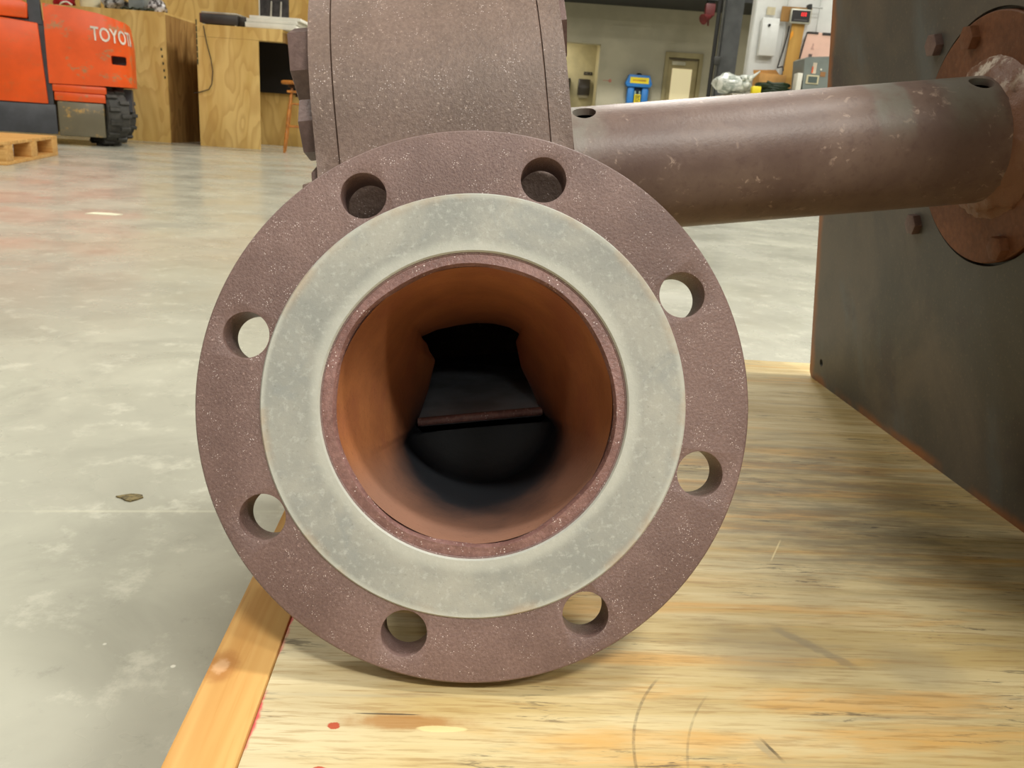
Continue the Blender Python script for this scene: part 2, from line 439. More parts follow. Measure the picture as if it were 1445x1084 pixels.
# rounded bottom end below the tongue
low = [i for i in range(len(shape)) if shape[i].y <= -0.0125]
st = next(i for i in low if (i - 1) not in low)
low = [(st + k) % len(shape) for k in range(len(low))]
prev = [A[i] for i in low]
for (sc_, y_) in ((0.93, 0.1845), (0.8, 0.188), (0.6, 0.1905), (0.35, 0.192), (0.05, 0.1925)):
    cur = [bm.verts.new((shape[i].x * sc_, y_, min(shape[i].y * sc_, -0.0172))) for i in low]
    for i in range(len(low) - 1):
        bm.faces.new((prev[i], prev[i + 1], cur[i + 1], cur[i]))
    prev = cur
bmesh.ops.remove_doubles(bm, verts=bm.verts, dist=1e-6)
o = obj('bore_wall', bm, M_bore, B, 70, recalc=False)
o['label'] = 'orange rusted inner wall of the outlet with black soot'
bm = BM(); lathe(bm, [(0.084, 0.026), (0.084, 0.212), (0.076, 0.212), (0.076, 0.026)], 96, closed=True)
obj('outlet_neck', bm, M_casing, B, 40)
# tongue ramp seen through the opening
bm = BM()
prism(bm, [(0.164, -0.0065), (0.39, 0.0515), (0.39, 0.046), (0.172, -0.0125), (0.164, -0.0115)], YZ, -0.0425, 0.0435)
obj('tongue_plate', bm, M_soot, B)
bm = BM(); rod(bm, (-0.043, 0.1635, -0.0090), (0.044, 0.1635, -0.0088), 0.0030, seg=10)
obj('tongue_edge', bm, M_lip, B, 50)
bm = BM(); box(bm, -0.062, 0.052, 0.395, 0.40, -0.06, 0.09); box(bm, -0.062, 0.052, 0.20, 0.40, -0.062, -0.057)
obj('scroll_lining', bm, M_inblack, B)

# scroll casing
AY, AZ = 0.212, 0.1695
def vol(phi):   # phi: 0 at the front, growing over the top to the bottom
    r = 0.129 + (0.214 - 0.129) * min(max(0.0, phi), 252.0) / 252.0
    return r + max(0.0, phi - 252.0) / 18.0 * 0.0165
outer = [(0.029, 0.0862), (0.0335, 0.0875), (0.0345, 0.095), (0.0355, 0.128)]
for k in range(0, 55):
    ph_ = -12 + k * (282.0 / 54)
    r = vol(ph_) if ph_ > 0 else 0.129
    a = math.radians(180 - ph_)
    p = (AY + r * math.cos(a), AZ + r * math.sin(a))
    if ph_ < 0: p = (min(p[0], 0.0845), p[1])
    outer.append(p)
outer += [(0.15, -0.0665), (0.10, -0.0840), (0.030, -0.0862)]
def inset(pl, d):
    q = []
    for i, p in enumerate(pl):
        a = Vector(pl[max(i - 1, 0)]); b = Vector(pl[min(i + 1, len(pl) - 1)])
        t = (b - a).normalized(); nrm = Vector((t.y, -t.x))
        q.append((p[0] + nrm.x * d, p[1] + nrm.y * d))
    return q
inner = inset(outer, 0.006)
XC = -0.0055
bm = BM()
W0, W1 = XC - 0.0648, XC + 0.0648
rows = []
for (p, q) in zip(outer, inner):
    rows.append([bm.verts.new((W0 + 0.001, p[0], p[1])), bm.verts.new((W1 - 0.001, p[0], p[1])), bm.verts.new((W1 + 0.003, q[0], q[1])), bm.verts.new((W0 - 0.003, q[0], q[1]))])
for a, b in zip(rows[:-1], rows[1:]):
    for k in range(4): bm.faces.new((a[k], b[k], b[(k + 1) % 4], a[(k + 1) % 4]))
bm.faces.new(rows[0]); bm.faces.new(rows[-1][::-1])
obj('scroll_band', bm, M_casing, B, 35)
sideout = [(0.0840, AZ - 0.03), (0.0365, 0.128), (0.0355, 0.095), (0.045, 0.0885), (0.06, 0.052), (0.205, 0.052), (0.205, -0.052)] + [p for p in outer[::-1][2:] if p[1] < AZ - 0.02 or p[0] > 0.1 or True][1:]
sp = []
for p in sideout:
    if p[0] < 0.0835 and p[1] < 0.085: continue
    if not sp or (Vector(p) - Vector(sp[-1])).length > 0.002: sp.append(p)
def side_plate(x0, x1):
    bm = BM(); prism(bm, sp, YZ, x0, x1)
    es = [e for e in bm.edges if abs(e.verts[0].co.x - e.verts[1].co.x) < 1e-6]
    bmesh.ops.bevel(bm, geom=es, offset=0.0012, segments=2, profile=0.5, affect='EDGES')
    return obj('side_plate', bm, M_casing, B, 35)
side_plate(XC - 0.0782, XC - 0.0648)
side_plate(XC + 0.0648, XC + 0.0782)
def hexhead(name, x0, x1, y, z, r, rot, m):
    bm = BM(); prism(bm, [(y + r * math.cos(rot + k * PI / 3), z + r * math.sin(rot + k * PI / 3)) for k in range(6)], YZ, x0, x1)
    bmesh.ops.bevel(bm, geom=[e for e in bm.edges if abs(e.verts[0].co.x - e.verts[1].co.x) < 1e-6 and abs(e.verts[0].co.x - x0) < 1e-6], offset=0.0012, segments=2, profile=0.5, affect='EDGES')
    return obj(name, bm, m, B, 30)
for k, ang in enumerate((142, 173, 97, 52, 7, -38, -83, 198)):
    a = math.radians(ang); y, z = AY + 0.104 * math.cos(a), AZ + 0.104 * math.sin(a)
    if k < 2 or k > 6:
        pr_ = (0.0165, 0.0105, 0.0055)[k if k < 2 else 2]
    else: pr_ = 0.012
    hexhead('bolt_head', XC - 0.0782 - pr_, XC - 0.0782, y, z, 0.0245 if k != 1 else 0.019, math.radians(ang + 8), M_nut)
for k, ang in enumerate((124, 180, 79, 34, -11)):
    a = math.radians(ang); y, z = AY + 0.104 * math.cos(a), AZ + 0.104 * math.sin(a)
    if k == 1: continue
    hexhead('bolt_head', XC + 0.0782, XC + 0.0782 + 0.009, y, z, 0.024, math.radians(ang + 8), M_nut)

# shaft tube
def mat_tube():
    n = NT('tube_rust_and_grey', 0.42, 0.0, 0.45)
    x, y, z = n.xyz()
    b = n.mix(n.ramp(n.noise(12, 5, 0.6), 0.36, 0.64), (108, 87, 80), (128, 107, 97))
    b = n.mix(n.math('MULTIPLY', n.ramp(n.noise(150, 4, 0.65), 0.5, 0.7), 0.4), b, (96, 74, 70))
    sp = n.math('MULTIPLY', n.ramp(n.noise(130, 4, 0.65, dist=0.6), 0.58, 0.70), n.ramp(n.noise(24, 3), 0.45, 0.62))
    b = n.mix(n.math('MULTIPLY', sp, 0.7), b, (196, 172, 156))
    # bare grey bands worn around the tube
    xx = n.math('ADD', x, n.math('MULTIPLY', n.math('SUBTRACT', n.noise(40, 3), 0.5), 0.02))
    g1 = n.ramp(n.math('ABSOLUTE', n.math('SUBTRACT', xx, 0.317)), 0.016, 0.009)
    g2 = n.ramp(n.math('ABSOLUTE', n.math('SUBTRACT', xx, 0.375)), 0.026, 0.012)
    g3 = n.ramp(xx, 0.115, 0.085)
    g = n.math('MULTIPLY', n.math('MINIMUM', n.math('ADD', n.math('ADD', g1, g2), g3), 1.0), n.ramp(n.math('ADD', z, n.math('MULTIPLY', n.noise(30, 3), 0.02)), 0.165, 0.20))
    g = n.math('MULTIPLY', g, n.ramp(n.noise(55, 4), 0.3, 0.55, 0.35, 0.85))
    b = n.mix(g, b, (134, 130, 120))
    n.color(b); n.bump(n.noise(300, 4, 0.7), 0.2, 0.001)
    return n.m
M_tube = mat_tube()
TY, TZ, TR = 0.210, 0.1690, 0.0474
bm = BM(); lathe(bm, [(TR, XC + 0.0782), (TR, 0.402), (TR - 0.005, 0.402), (TR - 0.005, XC + 0.0782)], 96, c=(TY, TZ), closed=True, axis='X')
tb = obj('shaft_tube', bm, M_tube, B)
cs = []
for hx, hy in ((0.0945, 0.176), (0.388, 0.174)):
    bm = BM(); rod(bm, (hx, TY + 0.2 * (hy - TY), TZ), (hx, TY + 2.0 * (hy - TY), TZ + 0.085), 0.0086, seg=32); cs.append(bm)
cut(tb, cs, 0.0, 35)
bm = BM(); rod(bm, (0.08, TY, TZ), (0.41, TY, TZ), 0.018, seg=24); obj('shaft', bm, M_inblack, B, 40)

# mounting plate, disc, bolts, weld
def mat_plate():
    n = NT('mill_scale_plate', 0.48, 0.0, 0.45)
    b = n.mix(n.ramp(n.noise(7, 5, 0.6, dist=0.6), 0.36, 0.64), (76, 75, 71), (98, 91, 82))
    b = n.mix(n.math('MULTIPLY', n.ramp(n.noise(4.5, 4, 0.6, co=n.mapping(scale=(1, 3, 1), loc=(0, 0.3, 0.2))), 0.52, 0.68), 0.7), b, (92, 99, 101))
    b = n.mix(n.math('MULTIPLY', n.ramp(n.noise(9, 4, 0.6, co=n.mapping(loc=(0, 1.3, 0.2))), 0.54, 0.68), 0.65), b, (64, 58, 62))
    b = n.mix(n.math('MULTIPLY', n.ramp(n.noise(320, 3, 0.7), 0.55, 0.75), 0.3), b, (140, 124, 100))
    # rusted margins
    def edge(p, nrm, w):
        dd = n.math('SUBTRACT', n.dot((0, nrm[0], nrm[1])), nrm[0] * p[0] + nrm[1] * p[1])
        dd = n.math('ADD', dd, n.math('MULTIPLY', n.math('SUBTRACT', n.noise(25, 4), 0.5), w * 1.2))
        return n.ramp(dd, w, w * 0.2)
    e1 = edge((0.618, -0.002), (-0.9266, -0.376), 0.016)
    e2 = n.math('MULTIPLY', edge((0.618, -0.002), (-0.321, 0.947), 0.012), n.ramp(n.noise(12, 3), 0.40, 0.58))
    b = n.mix(n.math('MULTIPLY', n.math('MAXIMUM', e1, e2), 0.85), b, (152, 98, 58))
    n.color(b); n.bump(n.noise(180, 4, 0.7), 0.12, 0.001)
    return n.m
M_plate = mat_plate()
PXB = 0.4130
c0 = Vector((0.6185, -0.0035)); eb = Vector((-0.947, -0.321)).normalized(); eu = Vector((-0.377, 0.926)).normalized()
pl = []
for k in range(7):
    a = k / 6.0 * PI / 2
    q = c0 + eb * 0.012 * (1 - math.sin(a)) + eu * 0.012 * (1 - math.cos(a))
    pl.append((q.x, q.y))
top = c0 + eu * 0.60
nb = c0 + eb * 0.80
pl += [(top.x, top.y), ((top + eb * 0.80).x, (top + eb * 0.80).y), (nb.x, nb.y)]
bm = BM(); prism(bm, pl, YZ, PXB, PXB + 0.011)
plate = obj('mounting_plate', bm, M_plate, B)
DY, DZ = 0.2150, 0.1690
b1 = BM(); rod(b1, (PXB - 0.02, DY, DZ), (PXB + 0.006, DY, DZ), 0.0970, seg=128)
b2 = BM(); rod(b2, (PXB - 0.02, 0.577, 0.0120), (PXB + 0.03, 0.577, 0.0120), 0.0046, seg=20)
cut(plate, [b1, b2], 0.0, 35)
for p in plate.data.polygons: p.use_smooth = False
bm = BM(); lathe(bm, [(0.02, PXB - 0.0022), (0.0935, PXB - 0.0022), (0.0945, PXB - 0.0012), (0.0945, PXB + 0.0062), (0.02, PXB + 0.0062)], 128, c=(DY, DZ), closed=True, axis='X')
o = obj('bearing_cover', bm, M_discr, B, 35); o['label'] = 'round orange-rusted cover at the end of the tube'
for (y, z, x1) in ((0.2700, 0.2690, PXB), (0.2170, 0.2520, PXB - 0.0022), (0.3310, 0.1290, PXB), (0.2080, 0.0840, PXB - 0.0022), (0.1000, 0.2000, PXB - 0.0022), (0.12, 0.09, PXB - 0.0022)):
    hexhead('bolt_head', x1 - 0.0068, x1, y, z, 0.0098, 0.35, M_discr if x1 < PXB else M_nut)
# lumpy weld fillet where tube meets cover
rw = random.Random(5)
lump = {}
def weldwob(k, a):
    if k in (0, 5): return 0.0
    key = (k, round(a, 4))
    if key not in lump: lump[key] = rw.uniform(-0.0016, 0.0020)
    return lump[key] + 0.0022 * math.sin(9 * a + k) * math.sin(4 * a)
bm = BM(); lathe(bm, [(TR - 0.001, 0.3985), (TR + 0.0030, 0.4005), (TR + 0.0055, 0.4035), (TR + 0.0085, 0.4065), (TR + 0.0115, 0.409), (TR + 0.0145, 0.4120)], 72, c=(TY, TZ), axis='X', wob=weldwob)
n = NT('weld_bead', 0.45); zz = n.xyz()[2]
n.color(n.mix(n.math('MULTIPLY', n.ramp(n.noise(70, 4, 0.7), 0.45, 0.62), n.ramp(zz, 0.185, 0.21)), (124, 86, 66), (214, 200, 184))); n.bump(n.noise(220, 4, 0.7), 0.5, 0.002)
obj('weld_bead', bm, n.m, B, 80)

# ------------------------------------------------------------------ PALLET under the blower
PT = 0.1361
def mat_deck():
    n = NT('weathered_plywood_deck', 0.55, 0.0, 0.35)
    x, y, z = n.xyz()
    g1 = n.noise(1.0, 5, 0.6, co=n.mapping(scale=(3.5, 55, 5)), dist=0.35)
    b = n.mix(n.ramp(g1, 0.34, 0.66), (192, 167, 112), (216, 198, 152))
    g2 = n.noise(1.0, 5, 0.6, co=n.mapping(scale=(3.2, 38, 5), loc=(5.2, 1.1, 0)), dist=0.5)
    b = n.mix(n.math('MULTIPLY', n.ramp(g2, 0.52, 0.68), 0.7), b, (216, 164, 86))
    g3 = n.noise(1.0, 6, 0.65, co=n.mapping(scale=(6, 60, 5), loc=(1.7, 7.1, 0)), dist=0.5)
    b = n.mix(n.math('MULTIPLY', n.ramp(g3, 0.52, 0.70), 0.62), b, (160, 146, 116))
    # white-washed left margin
    g5 = n.math('ADD', x, n.math('MULTIPLY', n.math('SUBTRACT', n.noise(18, 4), 0.5), 0.09))
    b = n.mix(n.math('MULTIPLY', n.ramp(g5, 0.13, 0.035), 0.5), b, (208, 199, 170))
    # darker grey, mottled patch fading outwards
    pg = n.math('MULTIPLY', n.ramp(n.dist((0.42, 0.30, PT)), 0.22, 0.06), n.ramp(n.noise(30, 5, 0.65, co=n.mapping(scale=(0.5, 2.4, 1))), 0.36, 0.62))
    b = n.mix(n.math('MULTIPLY', pg, 0.58), b, (112, 102, 84))
    # fine grain and short dark checks
    fg = n.noise(1.0, 4, 0.65, co=n.mapping(scale=(30, 420, 10)))
    b = n.mix(n.math('MULTIPLY', n.ramp(fg, 0.48, 0.68), 0.45), b, (150, 112, 62))
    ck = n.noise(1.0, 4, 0.7, co=n.mapping(scale=(38, 300, 10), loc=(3, 5, 0)), dist=0.5)
    ckm = n.noise(1.0, 3, 0.5, co=n.mapping(scale=(10, 22, 5), loc=(9, 2, 0)))
    ckk = n.math('MULTIPLY', n.ramp(ck, 0.55, 0.66), n.ramp(ckm, 0.50, 0.62))
    b = n.mix(n.math('MULTIPLY', ckk, 0.75), b, (84, 74, 62))
    # brown knot streak
    def blob(cx_, cy_, rx, ry, wob_=0.45, ns=120):
        co = n.mapping(scale=(1 / rx, 1 / ry, 0.0), loc=(-cx_ / rx, -cy_ / ry, 0))
        dd = n.dist((0, 0, 0), co)
        dd = n.math('ADD', dd, n.math('MULTIPLY', n.math('SUBTRACT', n.noise(ns, 3, 0.6), 0.5), wob_ * 2))
        return n.ramp(dd, 1.12, 0.85)
    def soft(cx_, cy_, rx, ry, ns=40):
        co = n.mapping(scale=(1 / rx, 1 / ry, 0.0), loc=(-cx_ / rx, -cy_ / ry, 0))
        dd = n.math('ADD', n.dist((0, 0, 0), co), n.math('MULTIPLY', n.math('SUBTRACT', n.noise(ns, 4, 0.6), 0.5), 1.0))
        return n.ramp(dd, 1.2, 0.4)
    b = n.mix(n.math('MULTIPLY', soft(0.104, 0.0335, 0.034, 0.0065, 90), 0.75), b, (168, 116, 58))
    b = n.mix(n.math('MULTIPLY', blob(0.120, 0.0290, 0.012, 0.0022, 0.3), 0.7), b, (238, 220, 160))
    b = n.mix(n.math('MULTIPLY', blob(0.094, 0.0385, 0.016, 0.0006, 0.25), 0.85), b, (84, 74, 60))
    b = n.mix(n.math('MULTIPLY', soft(0.30, 0.100, 0.045, 0.030), 0.55), b, (158, 142, 110))
    b = n.mix(n.math('MULTIPLY', soft(0.385, 0.088, 0.028, 0.022), 0.35), b, (148, 138, 116))
    # diagonal rub mark, pencil arcs, scuff with dark rim
    def seg_mask(ax, ay, bx, by, wd):
        L = math.hypot(bx - ax, by - ay); ux, uy = (bx - ax) / L, (by - ay) / L
        t = n.math('SUBTRACT', n.dot((ux, uy, 0)), ux * ax + uy * ay)
        s_ = n.math('ABSOLUTE', n.math('SUBTRACT', n.dot((-uy, ux, 0)), -uy * ax + ux * ay))
        s_ = n.math('ADD', s_, n.math('MULTIPLY', n.math('SUBTRACT', n.noise(200, 3), 0.5), wd * 0.9))
        return n.math('MULTIPLY', n.ramp(s_, wd, wd * 0.3), n.math('MULTIPLY', n.ramp(t, 0, 0.01), n.ramp(t, L, L - 0.012)))
    b = n.mix(n.math('MULTIPLY', seg_mask(0.312, 0.125, 0.352, 0.082, 0.0050), 0.45), b, (132, 122, 104))
    b = n.mix(n.math('MULTIPLY', seg_mask(0.3620, 0.238, 0.3400, 0.200, 0.0008), 0.6), b, (240, 224, 170))
    b = n.mix(n.math('MULTIPLY', seg_mask(0.2700, 0.029, 0.2790, 0.0105, 0.0030), 0.85), b, (172, 156, 122))
    b = n.mix(n.math('MULTIPLY', seg_mask(0.2735, 0.030, 0.2815, 0.0095, 0.0013), 0.8), b, (72, 64, 52))
    def arc(cx_, cy_, r, wd, ylo, yhi):
        dd = n.math('ABSOLUTE', n.math('SUBTRACT', n.dist((cx_, cy_, PT)), r))
        m_ = n.math('MULTIPLY', n.ramp(dd, wd, wd * 0.3), n.math('MULTIPLY', n.ramp(y, ylo, ylo + 0.01), n.ramp(y, yhi, yhi - 0.012)))
        m_ = n.math('MULTIPLY', m_, n.ramp(x, cx_, cx_ - 0.002))
        return n.math('MULTIPLY', m_, n.ramp(n.noise(180, 5, 0.8), 0.30, 0.68, 0.25, 1.0))
    b = n.mix(n.math('MULTIPLY', arc(0.318, 0.003, 0.1085, 0.0011, -0.03, 0.075), 0.6), b, (90, 78, 62))
    b = n.mix(n.math('MULTIPLY', arc(0.345, -0.012, 0.1130, 0.0009, -0.03, 0.062), 0.4), b, (96, 84, 68))
    for q in ((0.0698, 0.0295, 0.0030, 0.0024), (0.0680, 0.0015, 0.0038, 0.0020)):
        b = n.mix(blob(*q, wob_=0.4, ns=420), b, (184, 88, 62))
    # red paint along the seam with the side board
    ed = n.ramp(n.math('ADD', x, n.math('MULTIPLY', n.math('SUBTRACT', n.noise(150, 3), 0.5), 0.004)), 0.0345, 0.0325)
    b = n.mix(n.math('MULTIPLY', ed, n.ramp(n.noise(25, 3), 0.46, 0.56)), b, (206, 84, 84))
    n.color(b); n.bump(n.math('ADD', fg, n.math('MULTIPLY', ckk, -0.8)), 0.22, 0.001)
    return n.m
def mat_lumber(name='pine_lumber', axis='Y', knots=()):
    n = NT(name, 0.5, 0.0, 0.35)
    sc = {'Y': (60, 2.5, 60), 'X': (2.5, 60, 60)}[axis]
    b = n.mix(n.ramp(n.noise(1.0, 3, 0.5, co=n.mapping(scale=sc), dist=0.6), 0.36, 0.66), (196, 144, 78), (218, 174, 108))
    sc2 = {'Y': (240, 7, 240), 'X': (7, 240, 240)}[axis]
    b = n.mix(n.math('MULTIPLY', n.ramp(n.noise(1.0, 4, 0.6, co=n.mapping(scale=sc2), dist=0.5), 0.5, 0.7), 0.4), b, (186, 126, 60))
    for (kx, ky) in knots:
        dd = n.dist((0, 0, 0), n.mapping(scale=(1 / 0.0055, 1 / 0.0085, 0), loc=(-kx / 0.0055, -ky / 0.0085, 0)))
        dd = n.math('ADD', dd, n.math('MULTIPLY', n.math('SUBTRACT', n.noise(220, 4, 0.6), 0.5), 0.8))
        b = n.mix(n.math('MULTIPLY', n.ramp(dd, 2.0, 1.0), 0.55), b, (158, 98, 48))
        b = n.mix(n.math('MULTIPLY', n.ramp(dd, 0.9, 0.45), 0.8), b, (212, 168, 124))
    n.color(b); n.bump(n.noise(1.0, 4, 0.6, co=n.mapping(scale=sc2)), 0.15, 0.0008)
    return n.m
P = thing('pallet', 'weathered plywood-topped pallet carrying the rusty blower in the foreground', 'pallet', (-0.1397, 0.2888, 0), (0, 0, math.radians(3.97)))
M_deck = mat_deck(); M_lum = mat_lumber(knots=((0.0062, 0.071),)); M_lumx = mat_lumber('pine_lumber_cross', 'X')
bm = BM(); box(bm, 0.0325, 1.02, -0.70, 0.7484, PT - 0.018, PT, 0.001); obj('deck_sheet', bm, M_deck, P, 30)
bm = BM(); box(bm, 0.0, 0.0320, -0.70, 0.7490, 0.012, PT + 0.0004, 0.0015); obj('side_board', bm, M_lum, P, 30)
o = link('side_board', bpy.data.objects['side_board'].data, None, P); o.location = (1.0205, 0, 0)
for xx in (0.33, 0.67):
    bm = BM(); box(bm, xx, xx + 0.036, -0.69, 0.745, 0.012, PT - 0.018, 0.001); obj('stringer', bm, M_lum, P, 30)
for yy in (-0.69, 0.0, 0.65):
    bm = BM(); box(bm, 0.0, 1.05, yy, yy + 0.09, 0.0, 0.012, 0.001); obj('bottom_board', bm, M_lumx, P, 30)

# ------------------------------------------------------------------ LEFT PALLET in the distance
L = thing('pallet', 'small bare wood pallet lying on the concrete floor before the orange forklift', 'pallet', (-3.32, 6.02, 0), (0, 0, math.radians(16.3)))
M_pal = mat_lumber('pallet_wood', 'X')
def lb(name, *a):
    bm = BM(); box(bm, *a, 0.002); return obj(name, bm, M_pal, L, 30)
for k in range(8):
    y1 = -k * 0.158
    lb('deck_board', -1.0, 0.0, y1 - 0.138, y1, 0.112, 0.132)
for xx in (-1.0, -0.545, -0.10):
    for y1 in (0.0, -0.535, -1.07):
        lb('block', xx, xx + 0.10, y1 - 0.15, y1, 0.022, 0.112)
for xx in (-1.0, -0.545, -0.10):
    lb('bottom_board', xx, xx + 0.10, -1.22, 0.0, 0.0, 0.022)

# ------------------------------------------------------------------ FORKLIFT
def paint(name, c, worn=(150, 120, 80), amt=0.5, zlo=None):
    n = NT(name, 0.35, 0.0, 0.5)
    b = n.mix(n.ramp(n.noise(4, 4), 0.35, 0.65), tuple(v * 0.93 for v in c), c)
    wr2 = n.math('MULTIPLY', n.ramp(n.noise(5, 6, 0.65, co=n.mapping(scale=(1, 1, 1.8))), 0.53, 0.62), n.ramp(n.noise(30, 4, 0.7), 0.4, 0.6))
    b = n.mix(n.math('MULTIPLY', wr2, amt), b, worn)
    n.color(b); return n.m
M_or = paint('orange_paint', (240, 92, 28), (168, 130, 88), 0.9)
M_orp = paint('orange_paint_clean', (242, 90, 20), (200, 110, 60), 0.3)
M_ironw = paint('bare_dirty_iron', (112, 104, 84), (186, 148, 82), 0.9)
M_fdk = plain('dark_grey_paint', (66, 68, 74), 0.45)
M_rub = plain('tyre_rubber', (62, 60, 56), 0.7, var=0.2, scale=12)
Fk = thing('forklift', 'orange forklift with a worn counterweight parked by the plywood bench', 'forklift', (-4.05, 7.30, 0), (0, 0, math.radians(23)))
# plan path of the counterweight: straight flank, rounded rear corner, rear
def path(s):
    L1 = 0.42; R_ = 0.22
    if s < L1: return (s, 0.0), (0.0, -1.0)
    a = (s - L1) / R_
    if a < PI / 2 - 0.12: return (L1 + R_ * math.sin(a), R_ - R_ * math.cos(a)), (math.sin(a), -math.cos(a))
    a = PI / 2 - 0.12; t = s - L1 - R_ * a
    return (L1 + R_ * math.sin(a) + math.cos(a) * t, R_ - R_ * math.cos(a) + math.sin(a) * t), (math.sin(a), -math.cos(a))
plan = [path(s)[0] for s in [0.0, 0.21, 0.42, 0.46, 0.50, 0.54, 0.58, 0.62, 0.66, 0.70, 0.74, 0.9]]
xm = plan[-1][0]
plan += [(xm, 0.75), (xm - 0.05, 0.95), (xm - 0.2, 1.08), (0.5, 1.1), (0.0, 1.1)]
def ztop(x): return 1.115 - 0.05 * x - 0.22 * max(0, x - 0.30) ** 1.3
bm = BM()
def band(bm, z0f, z1f, plan, inset_=0.0, n=4):
    rows = []
    for k in range(n + 1):
        t = k / n
        shrink = 1.0 - (0.035 * max(0, t - 0.7) / 0.3 if n > 2 else 0)
        row = []
        for (x, y) in plan:
            xx, yy = 0.0 + (x - 0.0) * shrink, 0.55 + (y - 0.55) * shrink
            row.append(bm.verts.new((xx, yy + inset_, z0f(x) * (1 - t) + z1f(x) * t)))
        rows.append(row)
    for a, b in zip(rows[:-1], rows[1:]):
        for i in range(len(plan)):
            j = (i + 1) % len(plan); bm.faces.new((a[i], a[j], b[j], b[i]))
    bm.faces.new(rows[0][::-1]); bm.faces.new(rows[-1])
band(bm, lambda x: 0.495 + 0.02 * x, ztop, plan, n=8)
cw = obj('counterweight', bm, M_or, Fk, 40)
sb = BM(); box(sb, 0.485, 0.60, -0.2, 0.30, 0.685, 0.757, 0.012)
cut(cw, [sb], 0.0, 40)
bm = BM(); box(bm, 0.45, 0.61, 0.20, 0.26, 0.67, 0.78); obj('slot_lining', bm, M_fdk, Fk)
# lower flank: two stepped orange ledges and the bare iron foot
bm = BM(); box(bm, 0.02, 0.43, 0.006, 0.14, 0.435, 0.492, 0.006); box(bm, 0.03, 0.42, 0.0, 0.14, 0.362, 0.430, 0.006); box(bm, 0.03, 0.415, 0.02, 0.14, 0.365, 0.5)
obj('flank_ledge', bm, M_or, Fk, 30)
bm = BM(); box(bm, 0.045, 0.405, 0.004, 0.14, 0.075, 0.358, 0.012)
o = obj('flank_foot', bm, M_ironw, Fk, 30); o['label'] = 'bare scraped iron foot of the counterweight'
bm = BM(); box(bm, 0.10, 0.62, 0.34, 0.78, 0.30, 0.495); obj('axle_beam', bm, M_fdk, Fk)
def wheel(name, loc, rz):
    wv = bpy.data.objects.new(name, None); COL.objects.link(wv); wv.parent = Fk; wv.location = loc; wv.rotation_euler = (0, 0, rz)
    bm = BM(); lathe(bm, [(0.15, -0.085), (0.225, -0.098), (0.245, -0.08), (0.250, 0.0), (0.245, 0.08), (0.225, 0.098), (0.15, 0.085)], 40, axis='Y')
    obj('tyre', bm, M_rub, wv, 40)
    lm = None
    for k in range(28):
        sgn = 1 if k % 2 else -1
        a = 2 * PI * k / 28
        if k < 2:
            bm = BM(); box(bm, -0.0165, 0.0165, 0.004 * sgn, 0.092 * sgn, 0.235, 0.264, 0.004)
            o = obj('lug', bm, M_rub, wv, 30)
            if k == 0: lmA = o.data
            else: lmB = o.data
        else: o = link('lug', lmB if k % 2 else lmA, None, wv)
        o.rotation_euler = (0, a, 0)
    bm = BM(); rod(bm, (0, -0.06, 0), (0, 0.06, 0), 0.152, seg=28); rod(bm, (0, -0.10, 0), (0, 0.10, 0), 0.06, seg=16)
    obj('hub', bm, M_fdk, wv, 35)
wheel('wheel', (0.40, 0.23, 0.264), math.radians(-58))
wheel('wheel', (0.42, 0.90, 0.264), math.radians(-54))
# engine side cover, post, hood, chassis
bm = BM(); prism(bm, [(-0.018, 0.330), (-0.045, 0.955), (-0.30, 0.975), (-0.9, 0.98), (-0.9, 0.33)], XZ, -0.015, 0.03)
bmesh.ops.bevel(bm, geom=list(bm.edges), offset=0.006, segments=2, profile=0.5, affect='EDGES')
o = obj('side_cover', bm, M_orp, Fk, 30)
bm = BM(); box(bm, -0.445, -0.405, -0.022, -0.012, 0.865, 0.895, 0.006); obj('cover_latch', bm, M_fdk, Fk)
bm = BM(); prism(bm, [(-0.115, 0.985), (-0.105, 1.10), (-0.2, 1.14), (-0.9, 1.16), (-0.9, 0.99)], XZ, -0.02, 0.9)
bmesh.ops.bevel(bm, geom=list(bm.edges), offset=0.01, segments=2, profile=0.5, affect='EDGES')
obj('hood', bm, M_orp, Fk, 30)
bm = BM(); prism(bm, [(-0.105, 0.95), (-0.012, 0.95), (-0.06, 2.1), (-0.14, 2.1)], XZ, 0.01, 0.09); obj('guard_post', bm, M_fdk, Fk)
bm = BM(); box(bm, -0.95, 0.02, 0.02, 1.05, 0.10, 0.98); obj('chassis', bm, M_fdk, Fk)
bm = BM(); box(bm, -0.95, 0.035, -0.005, 0.03, 0.085, 0.325, 0.006); obj('sill', bm, M_fdk, Fk, 30)
# lettering following the flank
me = text_mesh('TOYOTA', 0.155, 0.0015)
xs = [v.co.x for v in me.vertices]; x0, x1 = min(xs), max(xs)
for v in me.vertices:
    s = 0.345 + (v.co.x - x0) / (x1 - x0) * 0.43
    (px, py), (nx, ny) = path(s)
    zz = 0.865 + v.co.y - 0.05 * (s - 0.4)
    shrink = 1.0 - 0.035 * max(0, ((zz - 0.505) / (ztop(px) - 0.505)) - 0.7) / 0.3
    off = 0.003 + (v.co.z + 0.0015) * 1.0
    v.co = Vector((px * shrink + nx * off, 0.55 + (py - 0.55) * shrink + ny * off, zz))
link('lettering', me, plain('white_lettering', (226, 214, 200), 0.5), Fk)['label'] = 'white painted letters TOYOTA'

